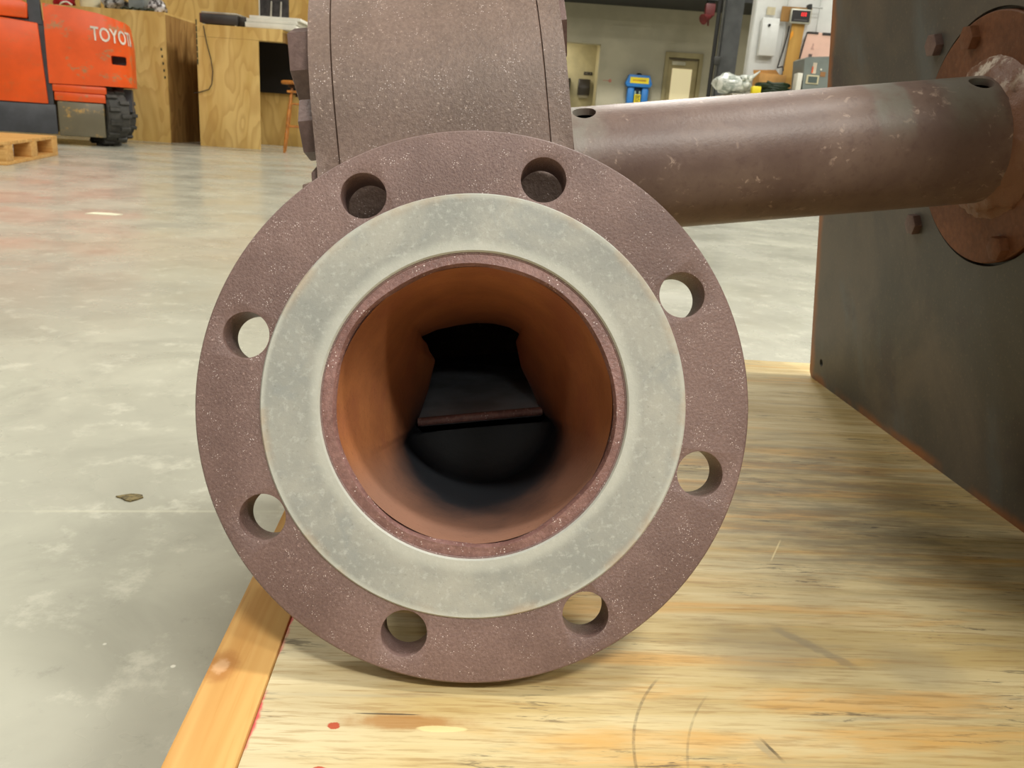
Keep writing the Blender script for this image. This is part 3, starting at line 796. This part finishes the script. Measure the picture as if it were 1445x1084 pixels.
# ------------------------------------------------------------------ PLYWOOD BENCHES
Bk = thing('workbench', 'plywood workbench right behind the orange forklift', 'workbench', (-5.8, 9.1, 0))
bm = BM(); box(bm, 0, 2.0, 0, 0.018, 0.0, 1.262); obj('front_panel', bm, M_ply, Bk)
bm = BM(); box(bm, 1.982, 2.0, 0.02, 1.3, 0.0, 1.262); obj('side_panel', bm, M_plydk, Bk)
bm = BM(); box(bm, 0, 2.0, 0, 1.3, 1.2625, 1.28); obj('worktop', bm, M_ply, Bk)
mk = None
M_ink = plain('green_ink', (50, 58, 36), 0.6)
for k in range(5):
    if mk is None:
        bm = BM(); box(bm, 0, 0.016, -0.0015, 0.0, 0, 0.026); o = obj('stencil_mark', bm, M_ink, Bk); mk = o.data
    else: o = link('stencil_mark', mk, None, Bk)
    o.location = (1.942 + 0.006 * k, 0, 0.912 - 0.068 * k)
B2 = thing('workbench', 'plywood workbench with leg space and stool, white boards on top', 'workbench', (-3.445, 9.0, 0))
bm = BM(); box(bm, 0, 0.632, 0, 0.018, 0, 1.068); obj('front_panel', bm, M_ply, B2)
bm = BM(); box(bm, 0, 0.874, -0.001, 0.018, 1.07, 1.187); obj('fascia', bm, M_ply, B2)
bm = BM(); box(bm, 0, 0.874, 0.02, 1.35, 1.165, 1.187); obj('worktop', bm, M_ply, B2)
bm = BM(); box(bm, 0, 0.018, 0.02, 1.35, 0, 1.164); obj('side_panel', bm, M_plydk, B2)
bm = BM(); box(bm, 0.856, 0.874, 0.02, 1.35, 1.07, 1.164); obj('apron', bm, M_plydk, B2)
mk2 = None
for k in range(7):
    if mk2 is None:
        bm = BM(); box(bm, 0, 0.012, -0.0015, 0.0, 0, 0.055); o = obj('stencil_mark', bm, M_ink, B2); mk2 = o.data
    else: o = link('stencil_mark', mk2, None, B2)
    o.location = (0.0, 0, 0.80 + 0.062 * k * (1 if k < 6 else 1.0))
# plywood partition behind the benches, with a black knee board
slab('trim_3', -7.6, -1.7, 10.45, 10.47, 0, 2.4, M_ply)
bm = BM(); box(bm, -3.38, -1.9, 10.38, 10.44, 0.60, 1.16, 0.004)
tag(obj('black_board', bm, plain('matt_black_board', (26, 25, 24), 0.8)), 'matt black board under the plywood worktop, behind the stool', 'board')
# stool
St = thing('bar_stool', 'light wooden bar stool with turned legs in the bench leg space', 'stool', (-2.37, 8.85, 0))
M_st = plain('varnished_wood', (186, 118, 48), 0.35, var=0.15, scale=18)
bm = BM(); lathe(bm, [(0.001, 0.700), (0.15, 0.700), (0.168, 0.692), (0.170, 0.676), (0.160, 0.664), (0.001, 0.664)], 40, axis='Z'); obj('seat', bm, M_st, St, 40)
bm = BM(); lathe(bm, [(0.001, 0.662), (0.10, 0.662), (0.10, 0.640), (0.03, 0.636), (0.03, 0.55), (0.001, 0.55)], 28, axis='Z'); obj('swivel', bm, plain('dark_iron', (58, 44, 34), 0.5), St, 40)
for k in range(4):
    a = math.radians(45 + 90 * k + 14)
    t = Vector((0.085 * math.cos(a), 0.085 * math.sin(a), 0.63)); q = Vector((0.20 * math.cos(a), 0.20 * math.sin(a), 0.0))
    bm = BM()
    pts = [0, 0.12, 0.3, 0.36, 0.42, 0.6, 0.85, 1.0]; rr = [0.011, 0.016, 0.019, 0.015, 0.019, 0.020, 0.015, 0.011]
    for i in range(7): rod(bm, q.lerp(t, pts[i]), q.lerp(t, pts[i + 1]), rr[i], rr[i + 1], 12)
    obj('leg', bm, M_st, St, 50)
for h, f_ in ((0.26, 1), (0.48, 1)):
    for k in range(4):
        a0 = math.radians(45 + 90 * k + 14); a1 = a0 + PI / 2; r = 0.20 + (0.085 - 0.20) * h / 0.63
        bm = BM(); rod(bm, (r * math.cos(a0), r * math.sin(a0), h), (r * math.cos(a1), r * math.sin(a1), h), 0.010, seg=10); obj('rung', bm, M_st, St, 50)
bm = BM(); box(bm, -0.11, 0.11, -0.11, 0.11, 0.585, 0.607, 0.004, Matrix.Rotation(math.radians(14), 4, 'Z')); obj('leg_block', bm, M_st, St)

# things on bench two
K = thing('flat_scale', 'flat dark grey bench scale with a silver top on the plywood bench', 'scale', (-3.41, 9.06, 1.188))
bm = BM(); box(bm, 0, 0.37, 0, 0.42, 0.012, 0.105, 0.008); obj('body', bm, plain('dark_plastic', (56, 52, 50), 0.4), K, 30)
bm = BM(); box(bm, 0.0, 0.37, 0, 0.42, 0.106, 0.126, 0.006); obj('top_plate', bm, plain('brushed_steel', (170, 164, 150), 0.35, 0.3), K, 30)
bm = BM(); box(bm, -0.022, -0.001, 0.01, 0.4, 0.02, 0.11, 0.004); obj('end_cap', bm, plain('maroon_plastic', (86, 44, 40), 0.5), K, 30)
bm = BM(); box(bm, 0.372, 0.44, 0.03, 0.4, 0.004, 0.10, 0.006); obj('readout_box', bm, plain('dark_readout', (48, 42, 36), 0.4), K, 30)
for xx in (0.02, 0.345):
    bm = BM(); rod(bm, (xx, 0.02, 0.0), (xx, 0.02, 0.013), 0.013, seg=12); obj('foot', bm, plain('pale_foot', (210, 204, 186), 0.5), K)
bm = BM(); tube(bm, [(-3.365, 8.99, 1.17), (-3.352, 8.988, 1.10), (-3.335, 8.99, 1.0), (-3.30, 8.99, 0.86), (-3.285, 8.99, 0.74), (-3.30, 8.99, 0.62), (-3.33, 8.985, 0.565), (-3.40, 8.985, 0.54), (-3.45, 8.985, 0.525), (-3.50, 9.03, 0.52)], 0.0045, 8)
tag(obj('cable', bm, M_dark, None, 60), 'thin black cable hanging down the pale plywood front panel', 'cable')
M_pap = plain('white_foam', (226, 224, 212), 0.6, var=0.04)
for k, (x0, x1, z0, z1, dx, dy) in enumerate(((-2.955, -2.44, 1.190, 1.240, 0, 0), (-2.955, -2.43, 1.242, 1.276, 0.01, 0.01), (-2.92, -2.40, 1.278, 1.308, 0.0, 0.03))):
    bm = BM(); box(bm, x0 + dx, x1, 9.03 + dy, 9.62, z0, z1, 0.004)
    tag(obj('foam_board', bm, M_pap, None, 30), ('lowest white board of the stack on the plywood bench', 'middle white board of the stack on the plywood bench', 'topmost white board of the stack on the plywood bench')[k], 'board', 'white boards stacked on the bench')
Mo = thing('display_frame', 'dark picture panel with a white edge standing behind the white boards', 'display', (-3.02, 9.74, 1.188))
bm = BM(); box(bm, 0, 0.31, 0, 0.03, 0.09, 0.62); box(bm, 0.05, 0.26, -0.06, 0.1, 0.0, 0.02); box(bm, 0.12, 0.19, 0.03, 0.06, 0.02, 0.3); obj('panel', bm, plain('dark_print', (54, 50, 50), 0.5, var=0.35, scale=14), Mo)
bm = BM(); box(bm, -0.012, 0.0, -0.004, 0.034, 0.09, 0.62); obj('edge_strip', bm, M_pap, Mo)
for xx in (0.12, 0.225):
    bm = BM(); rod(bm, (xx, -0.012, 0.135), (xx + 0.01, -0.012, 0.34), 0.012, 0.008, 10); obj('pale_rod', bm, plain('pale_grey', (190, 184, 172), 0.5), Mo, 50)
# things on bench one
def lumpy(name, loc, s, m, seed, label, cat, ns=3):
    bm = BM(); bmesh.ops.create_icosphere(bm, subdivisions=3, radius=1.0)
    r = random.Random(seed); ax = [(Vector((r.uniform(-1, 1), r.uniform(-1, 1), r.uniform(-1, 1))).normalized(), r.uniform(3, 9), r.uniform(0, 6)) for _ in range(10)]
    for v in bm.verts:
        d = 1 + sum(0.055 * math.sin(v.co.dot(a) * f_ + p) for a, f_, p in ax)
        v.co *= d
        v.co = Vector((v.co.x * s[0], v.co.y * s[1], max(-0.82, v.co.z) * s[2] + 0.82 * s[2]))
    o = obj(name, bm, m, None, 60); o.location = loc
    return tag(o, label, cat)
n = NT('clear_film', 0.15, 0.0, 0.7); n.color(n.mix(n.ramp(n.noise(16, 4, 0.6), 0.4, 0.62), (46, 42, 40), (168, 166, 164)))
lumpy('wrapped_parts', (-4.43, 9.38, 1.281), (0.125, 0.16, 0.085), n.m, 3, 'dark machine parts wrapped in shiny clear film on the bench', 'parts')
bm = BM(); box(bm, -4.255, -4.10, 9.30, 9.6, 1.281, 1.50, 0.008); tag(obj('grey_case', bm, plain('blue_grey_case', (122, 130, 132), 0.35), None, 30), 'blue-grey box standing on the bench beside the wrapped parts', 'box')
n = NT('clear_bag', 0.2, 0.0, 0.6); n.color(n.mix(n.ramp(n.noise(22, 4, 0.6), 0.42, 0.58), (66, 58, 58), (206, 202, 204)))
lumpy('plastic_bag', (-3.968, 9.33, 1.281), (0.09, 0.10, 0.075), n.m, 11, 'crumpled clear plastic bag at the right end of the bench', 'bag')
bm = BM(); tube(bm, [(-4.28 + 0.024 * i, 9.17 + 0.03 * math.sin(i * 1.9), 1.293 + 0.012 * abs(math.sin(i * 2.3))) for i in range(15)], 0.011, 7)
tag(obj('coiled_cord', bm, plain('dark_green_cord', (40, 48, 30), 0.6), None, 60), 'dark green coiled cord along the front of the bench', 'cord')
n_ = thing('tub', 'tall white plastic tub on the bench behind the forklift', 'tub', (-4.70, 9.4, 1.281))
bm = BM(); lathe(bm, [(0.001, 0.0), (0.085, 0.0), (0.098, 0.02), (0.105, 0.26), (0.10, 0.265), (0.001, 0.265)], 32, axis='Z'); obj('body', bm, plain('white_plastic', (228, 224, 196), 0.4, var=0.04), n_, 40)
bm = BM(); lathe(bm, [(0.001, 0.266), (0.11, 0.266), (0.112, 0.285), (0.001, 0.29)], 32, axis='Z'); obj('lid', bm, plain('white_lid', (220, 218, 200), 0.4, var=0.04), n_, 40)
lumpy('red_cloth', (-4.94, 9.34, 1.281), (0.10, 0.11, 0.07), plain('red_fabric', (168, 22, 44), 0.8), 21, 'crumpled red cloth on the bench beside the white tub', 'cloth')
bm = BM(); tube(bm, [(-4.90 + 0.014 * i, 9.17 - 0.01 * math.sin(i), 1.2905 + 0.030 * math.sin(i / 9 * PI)) for i in range(10)], 0.0085, 7)
tag(obj('white_strap', bm, M_pap, None, 60), 'short white strap looped in front of the red cloth', 'strap')

# ------------------------------------------------------------------ BACK WALL FIXTURES
E = thing('eyewash_station', 'blue eyewash station with yellow labels hanging on the beige back wall', 'eyewash station', (1.475, WY, 0.60))
M_bl = plain('blue_plastic', (40, 120, 196), 0.4, var=0.06)
M_yel = plain('yellow_label', (236, 214, 32), 0.5, var=0.03)
bm = BM(); prism(bm, [(0.03, 0.56), (0.0, 0.61), (0.05, 0.745), (0.38, 0.745), (0.43, 0.61), (0.40, 0.56)], XZ, -0.20, -0.001)
bmesh.ops.bevel(bm, geom=list(bm.edges), offset=0.012, segments=2, profile=0.5, affect='EDGES'); obj('tank', bm, M_bl, E, 30)
for x0 in (0.045, 0.275):
    bm = BM(); box(bm, x0, x0 + 0.115, -0.17, -0.001, 0.1, 0.565, 0.03); obj('side_arm', bm, M_bl, E, 40)
bm = BM(); box(bm, 0.16, 0.275, -0.10, -0.001, 0.08, 0.565, 0.01); obj('back_shell', bm, plain('dark_blue_plastic', (22, 48, 84), 0.5), E, 30)
bm = BM(); lathe(bm, [(0.001, 0.776), (0.03, 0.774), (0.042, 0.76), (0.042, 0.740), (0.001, 0.740)], 20, c=(0.215, -0.10), axis='Z'); obj('cap', bm, plain('black_cap', (28, 28, 28), 0.5), E, 40)
bm = BM(); box(bm, 0.07, 0.37, -0.204, -0.199, 0.615, 0.705); obj('label', bm, M_yel, E)
bm = BM(); box(bm, 0.115, 0.325, -0.2052, -0.2041, 0.648, 0.672); obj('label_print', bm, plain('ochre_print', (196, 150, 30), 0.5), E)
bm = BM(); box(bm, 0.165, 0.265, -0.185, -0.10, 0.30, 0.45, 0.006); obj('front_label', bm, M_yel, E)
M_bp = plain('brown_print', (98, 88, 20), 0.5)
for zz, x0, x1 in ((0.425, 0.175, 0.255), (0.40, 0.18, 0.245), (0.372, 0.178, 0.21), (0.372, 0.222, 0.25), (0.345, 0.18, 0.24)):
    bm = BM(); box(bm, x0, x1, -0.1863, -0.1853, zz - 0.008, zz + 0.008); obj('label_print', bm, M_bp, E)
for x0 in (0.175, 0.245):
    bm = BM(); rod(bm, (x0, -0.15, 0.44), (x0, -0.15, 0.50), 0.014, seg=10); obj('nozzle', bm, plain('pale_nozzle', (160, 190, 190), 0.4), E, 40)
M_dis = plain('smoked_plastic', (52, 46, 40), 0.35, var=0.1)
def dispenser(x, z0, z1, wdt, label):
    dd = thing('towel_dispenser', label, 'dispenser', (x, WY + 1.1, z0), group='towel dispensers in the alcove')
    bm = BM(); prism(bm, [(-0.14, 0.05), (-0.17, (z1 - z0) * 0.55), (-0.13, z1 - z0), (-0.001, z1 - z0), (-0.001, 0.05)], YZ, 0, wdt)
    bmesh.ops.bevel(bm, geom=list(bm.edges), offset=0.012, segments=2, profile=0.5, affect='EDGES'); obj('cover', bm, M_dis, dd, 30)
    bm = BM(); box(bm, 0.02, wdt - 0.02, -0.12, -0.002, 0.0, 0.05, 0.006); obj('paper_slot', bm, plain('pale_slot', (150, 142, 122), 0.5), dd, 30)
dispenser(0.78, 0.975, 1.29, 0.205, 'dark towel dispenser on the alcove wall, below the small sign')
dispenser(0.47, 1.00, 1.29, 0.17, 'dark towel dispenser on the alcove wall, half hidden by the blower casing')
bm = BM(); box(bm, 0.47, 0.665, WY + 0.98, WY + 1.099, 0.72, 0.86, 0.02); tag(obj('soap_dispenser', bm, M_dis, None, 30), 'low dark box on the alcove wall under the towel dispensers', 'dispenser')
sg = thing('wall_sign', 'small dark sign plate above the towel dispenser in the alcove', 'sign', (0.865, WY + 1.1, 1.365))
bm = BM(); box(bm, 0, 0.15, -0.012, -0.001, 0, 0.052, 0.003); obj('plate', bm, plain('dark_sign', (40, 36, 32), 0.5), sg, 30)
bm = BM(); box(bm, 0.02, 0.07, -0.0135, -0.0121, 0.018, 0.034); box(bm, 0.105, 0.125, -0.0135, -0.0121, 0.018, 0.034); obj('sign_print', bm, plain('pale_print', (120, 112, 100), 0.5), sg)
ar = thing('wall_sticker', 'faint red arrow sticker on the wall left of the blue eyewash station', 'sticker', (1.125, WY - 0.002, 1.235))
M_red = plain('faded_red', (196, 128, 112), 0.6)
bm = BM(); rod(bm, (0.115, -0.001, 0), (0.115, 0.0015, 0), 0.026, seg=18); obj('disc', bm, M_red, ar)
bm = BM(); box(bm, 0, 0.09, -0.001, 0.0015, -0.004, 0.004); obj('tail', bm, M_red, ar)
# horn under the dark overhang
hn = thing('alarm_horn', 'dark red alarm horn hanging below the dark overhang', 'horn', (2.50, 13.29, 2.075))
M_hr = plain('dark_red_paint', (92, 30, 30), 0.5)
bm = BM(); box(bm, -0.07, 0.07, -0.06, 0.06, 0.08, 0.25, 0.012); obj('body', bm, M_hr, hn, 30)
bm = BM(); rod(bm, (0.02, -0.02, 0.08), (-0.10, -0.10, 0.02), 0.03, 0.075, 18); obj('horn_bell', bm, M_hr, hn, 40)
bm = BM(); rod(bm, (0.0, 0, 0.08), (0.0, 0, -0.05), 0.012, seg=10); obj('stem', bm, M_hr, hn)
bm = BM(); box(bm, -0.05, 0.05, -0.05, 0.05, 0.251, 0.2845); obj('mount', bm, M_dark, hn)

# steel column with conduit
cl = struct(bpy.data.objects.new('trim_4', None)); COL.objects.link(cl); cl.location = (2.165, 10.5, 0)
M_col = plain('blue_grey_paint', (86, 88, 90), 0.5)
bm = BM(); box(bm, 0, 0.20, 0, 0.014, 0, 5.5); box(bm, 0, 0.20, 0.186, 0.20, 0, 5.5); box(bm, 0.093, 0.107, 0.014, 0.186, 0, 5.5); obj('column_section', bm, M_col, cl)
bm = BM(); rod(bm, (-0.035, -0.02, 0), (-0.035, -0.02, 5.5), 0.016, seg=14); obj('conduit', bm, plain('galvanised_conduit', (104, 104, 100), 0.35, 0.5), cl, 50)
bm = BM(); rod(bm, (-0.082, -0.015, 0), (-0.082, -0.015, 2.35), 0.024, seg=14); obj('hose', bm, plain('black_hose', (34, 33, 32), 0.6), cl, 50)
bm = BM(); box(bm, -0.075, 0.0, -0.055, 0.01, 1.27, 1.36, 0.008); obj('junction_box', bm, plain('grey_box', (60, 60, 58), 0.5), cl, 30)

# ------------------------------------------------------------------ RIGHT WORKBENCH and what stands on it
Wb = thing('workbench', 'long workbench against the white partition, mostly behind the blower tube', 'workbench', (1.36, 6.04, 0))
bm = BM(); box(bm, 0, 2.2, 0, 0.54, 0.700, 0.735, 0.003); obj('worktop', bm, plain('grey_top', (150, 144, 128), 0.5), Wb, 30)
for x0 in (0.04, 2.10):
    for y0 in (0.03, 0.46):
        bm = BM(); box(bm, x0, x0 + 0.06, y0, y0 + 0.06, 0, 0.699); obj('leg', bm, M_fdk, Wb)
bm = BM(); box(bm, 0.1, 2.1, 0.48, 0.51, 0.25, 0.31); obj('stretcher', bm, M_fdk, Wb)
n = NT('film_bag', 0.18, 0.0, 0.6); n.color(n.mix(n.ramp(n.noise(18, 5, 0.6, dist=1.0), 0.38, 0.62), (150, 158, 150), (228, 230, 224)))
lumpy('plastic_bag', (1.385, 6.22, 0.736), (0.125, 0.12, 0.072), n.m, 31, 'crumpled white plastic bag on the bench by the white partition', 'bag')
for (a_, b_) in (((1.46, 6.20, 0.80), (1.56, 6.16, 0.895)), ((1.44, 6.18, 0.84), (1.53, 6.18, 0.865)), ((1.30, 6.16, 0.79), (1.265, 6.14, 0.83))):
    bm = BM(); rod(bm, a_, b_, 0.024, 0.004, 7)
    link_o = obj('film_tail', bm, n.m, bpy.data.objects['plastic_bag.001'], 60)
    link_o.matrix_parent_inverse = Matrix.Translation((-1.385, -6.22, -0.736))
bm = BM()
rr_ = random.Random(9)
for k in range(5):
    tube(bm, [(1.68 + 0.10 * math.cos(i * 0.5 + k) + rr_.uniform(-0.02, 0.02), 6.22 + 0.075 * math.sin(i * 0.5 + k), 0.758 + 0.016 * k + rr_.uniform(-0.008, 0.008)) for i in range(16)], 0.012, 6)
tag(obj('green_hose', bm, plain('dark_green_hose', (34, 52, 30), 0.45), None, 60), 'tangled dark green hose heaped beside the white plastic bag', 'hose')
bm = BM(); box(bm, 1.50, 1.56, 6.06, 6.12, 0.736, 0.790, 0.006); tag(obj('yellow_tape', bm, M_yel, None, 30), 'small yellow block in front of the dark green hose', 'block')
cb = thing('carton', 'tan cardboard carton lying behind the green hose', 'carton', (1.62, 6.40, 0.736), (0, 0, 0.1))
M_cb = plain('cardboard', (186, 138, 74), 0.7)
bm = BM(); box(bm, 0, 0.20, 0, 0.13, 0, 0.165, 0.003); obj('box', bm, M_cb, cb, 30)
bm = BM(); prism(bm, [(0.0, 0.166), (0.2, 0.166), (0.16, 0.205), (-0.01, 0.192)], XZ, 0.12, 0.125); obj('flap', bm, M_cb, cb)
bm = BM(); box(bm, 1.795, 1.83, 6.07, 6.16, 0.736, 0.895, 0.003); tag(obj('white_box', bm, M_pap, None, 30), 'small white box between the carton and the grey electrical box', 'box')
eb_ = thing('electrical_box', 'grey electrical box with labels on the bench by the white partition', 'electrical box', (1.825, 6.17, 0.811))
M_eg = plain('hammered_grey', (118, 126, 122), 0.4, var=0.05)
bm = BM(); prism(bm, [(0.02, -0.074), (0.0, 0.175), (0.02, 0.188), (0.215, 0.205), (0.215, -0.074)], XZ, -0.10, 0.16); obj('body', bm, M_eg, eb_)
bm = BM(); box(bm, 0.03, 0.115, -0.108, -0.10, 0.018, 0.075, 0.002); obj('window_bezel', bm, plain('pale_bezel', (188, 180, 150), 0.5), eb_)
bm = BM(); box(bm, 0.042, 0.103, -0.1105, -0.1075, 0.026, 0.066); obj('window_glass', bm, plain('dark_glass', (84, 94, 92), 0.2), eb_)
bm = BM(); box(bm, 0.062, 0.088, -0.104, -0.10, 0.085, 0.155); obj('label', bm, plain('pale_label', (204, 190, 170), 0.5), eb_)
bm = BM(); box(bm, 0.058, 0.068, -0.1045, -0.1005, 0.088, 0.13); obj('label', bm, plain('orange_strip', (210, 96, 60), 0.5), eb_)
bm = BM(); box(bm, 0.12, 0.155, -0.104, -0.10, 0.07, 0.10); obj('label', bm, plain('brown_label', (140, 100, 60), 0.5), eb_)
bm = BM(); rod(bm, (0.12, -0.108, 0.115), (0.12, -0.10, 0.115), 0.006, seg=10); obj('screw', bm, M_pap, eb_)
ub = thing('control_box', 'grey control box with a yellow note stuck on it, next to the blower plate', 'control box', (2.075, 6.24, 0.811))
bm = BM(); box(bm, 0.0, 0.2, 0.0, 0.2, -0.074, 0.165, 0.004); obj('body', bm, plain('mid_grey', (128, 132, 128), 0.5), ub, 30)
bm = BM(); box(bm, 0.005, 0.085, -0.005, -0.001, 0.085, 0.185); obj('sticky_note', bm, plain('yellow_green_note', (224, 236, 130), 0.6, var=0.03), ub)
bm = BM(); box(bm, 0.0, 0.14, -0.03, -0.002, 0.0, 0.035, 0.003); obj('red_strip', bm, plain('dull_red', (120, 56, 44), 0.5), ub)
bm = BM(); tube(bm, [(-0.012, -0.02, 0.15), (-0.016, -0.035, 0.11), (-0.010, -0.04, 0.07), (0.0, -0.04, 0.045)], 0.006, 7); obj('cable', bm, M_dark, ub, 60)
# things on the white partition
pb = thing('mounting_board', 'upright tan plywood board fixed to the white partition, carrying the scale display', 'board', (1.83, 6.60, 0.82))
bm = BM(); prism(bm, [(0.0, 0.0), (0.095, 0.0), (0.105, 0.455), (0.015, 0.45)], XZ, -0.035, -0.015); obj('upright', bm, plywood('ply_upright', (186, 140, 66), (208, 164, 88)), pb)
bm = BM(); box(bm, -0.075, 0.14, -0.036, -0.016, 0.455, 0.555); obj('cross_board', bm, M_plydk, pb)
bm = BM(); prism(bm, [(0.012, 0.33), (0.032, 0.365), (0.026, 0.40), (0.010, 0.375)], XZ, -0.0385, -0.0352); obj('orange_tag', bm, plain('orange_tag', (240, 160, 30), 0.5, var=0.03), pb)
sd = thing('scale_display', 'silver framed scale readout with red digits on the tan board', 'display', (1.812, 6.53, 1.262))
sd.rotation_euler = (0, 0, 0.0)
bm = BM(); box(bm, 0, 0.148, 0.0, 0.03, 0, 0.098, 0.005); obj('housing', bm, plain('silver_bezel', (186, 186, 172), 0.35, 0.2), sd, 30)
bm = BM(); box(bm, 0.009, 0.139, -0.003, 0.001, 0.012, 0.088); obj('screen', bm, plain('black_screen', (44, 42, 44), 0.3), sd)
n = NT('red_led', 0.4); n.color((200, 20, 20)); n.p.inputs['Emission Color'].default_value = (1.0, 0.03, 0.03, 1); n.p.inputs['Emission Strength'].default_value = 2.2
def seg7(bm, x, z, s, on):
    h = s; w_ = s * 0.5; t = s * 0.13
    R_ = {'a': (0, w_, h * 2 - t, h * 2), 'g': (0, w_, h - t / 2, h + t / 2), 'd': (0, w_, 0, t), 'b': (w_ - t, w_, h, h * 2), 'c': (w_ - t, w_, 0, h), 'f': (0, t, h, h * 2), 'e': (0, t, 0, h)}
    for k in on:
        a = R_[k]; box(bm, x + a[0], x + a[1], -0.0045, -0.003, z + a[2], z + a[3])
bm = BM(); seg7(bm, 0.076, 0.050, 0.012, 'abcdef'); seg7(bm, 0.090, 0.050, 0.012, 'abcdef'); seg7(bm, 0.104, 0.050, 0.012, 'abcdef'); obj('led_digit', bm, n.m, sd)
bm = BM(); box(bm, 0.03, 0.12, -0.0042, -0.003, 0.022, 0.026); obj('key_row', bm, plain('grey_keys', (110, 108, 108), 0.4), sd)
ca = thing('wall_bracket', 'small black clamp with a pale rod above the scale display', 'bracket', (1.945, 6.55, 1.375))
bm = BM(); box(bm, -0.012, 0.012, -0.02, 0.05, -0.018, 0.022, 0.004); obj('clamp', bm, M_dark, ca, 30)
bm = BM(); rod(bm, (0.012, -0.01, 0.002), (0.09, -0.01, 0.002), 0.0055, seg=10); obj('rod', bm, plain('pale_steel', (176, 178, 176), 0.35), ca, 50)
bm = BM(); tube(bm, [(1.830, 6.59, 1.25), (1.826, 6.585, 1.18), (1.815, 6.585, 1.10), (1.80, 6.585, 1.02), (1.785, 6.57, 0.96), (1.775, 6.52, 0.955), (1.79, 6.45, 0.96), (1.795, 6.44, 0.93)], 0.005, 7)
tag(obj('cable', bm, M_dark, None, 60), 'black cable running down the left edge of the tan board', 'cable')
wp = thing('wall_cabinet', 'flat white box with a black knob on the white partition', 'box', (1.625, 6.605, 1.035))
bm = BM(); box(bm, 0, 0.125, -0.045, -0.001, 0, 0.255, 0.004); obj('case', bm, M_white, wp, 30)
bm = BM(); rod(bm, (0.05, -0.06, 0.205), (0.05, -0.045, 0.205), 0.010, seg=14); obj('knob', bm, M_dark, wp, 40)
bm = BM(); box(bm, 0.002, 0.123, -0.052, -0.046, 0.0, 0.215, 0.002); obj('front_cover', bm, M_white, wp, 30)
bm = BM(); box(bm, 1.655, 1.715, 6.598, 6.604, 1.315, 1.368); tag(obj('notice', bm, plain('tan_notice', (200, 190, 160), 0.6), None), 'small tan paper notice above the flat white box', 'notice')
pk = thing('pink_board', 'pink board in a dark frame leaning on the white partition', 'board', (1.935, 6.56, 1.01))
M_pk = plain('pink_card', (236, 194, 176), 0.6, var=0.03)
bm = BM(); prism(bm, [(0.0, 0.0), (0.30, -0.01), (0.30, 0.205), (0.028, 0.205)], XZ, 0.0, 0.012); obj('card', bm, M_pk, pk)
M_fr = plain('dark_frame', (46, 40, 38), 0.5)
bm = BM(); prism(bm, [(0.026, 0.193), (0.105, 0.193), (0.105, 0.208), (0.028, 0.208)], XZ, -0.004, -0.0005); prism(bm, [(0.135, 0.19), (0.30, 0.19), (0.30, 0.208), (0.135, 0.208)], XZ, -0.004, -0.0005); obj('frame_top', bm, M_fr, pk)
bm = BM(); prism(bm, [(-0.006, -0.004), (0.0, 0.0), (0.028, 0.205), (0.022, 0.205)], XZ, -0.003, 0.012); obj('frame_side', bm, M_fr, pk)
bm = BM(); box(bm, -0.004, 0.30, -0.003, 0.012, -0.018, -0.008); obj('frame_bottom', bm, M_fr, pk)
bm = BM(); box(bm, 0.060, 0.085, -0.002, 0.001, 0.012, 0.058); obj('printed_mark', bm, plain('grey_print', (110, 92, 88), 0.6), pk)
bm = BM(); prism(bm, [(0.068, 0.092), (0.092, 0.090), (0.084, 0.105), (0.088, 0.122), (0.078, 0.135), (0.074, 0.112)], XZ, -0.002, 0.001); obj('printed_mark', bm, plain('pale_print_mark', (196, 156, 144), 0.6), pk)

# ------------------------------------------------------------------ small litter on the floor
bm = BM()
pts = [(-0.017, 0.000), (-0.010, 0.006), (-0.002, 0.012), (0.006, 0.0125), (0.013, 0.011), (0.0165, 0.004), (0.012, -0.005), (0.006, -0.0125), (-0.002, -0.010), (-0.008, -0.004)]
prism(bm, pts, XY, 0.0003, 0.0018); o = obj('bark_flake', bm, plain('dark_olive_bark', (104, 92, 60), 0.8, var=0.3, scale=200)); o.location = (-0.403, 0.809, 0); o.scale = (0.85, 0.7, 1)
tag(o, 'small dark olive flake lying alone on the concrete floor', 'flake')
bm = BM(); prism(bm, [(-0.055, -0.03), (0.05, -0.02), (0.06, 0.02), (0.0, 0.035), (-0.05, 0.02)], XY, 0.0003, 0.0015); o = obj('paper_scrap', bm, plain('pale_paper', (228, 222, 196), 0.7, var=0.04)); o.location = (-1.549, 3.083, 0)
tag(o, 'pale paper scrap flat on the floor ahead of the forklift', 'scrap')
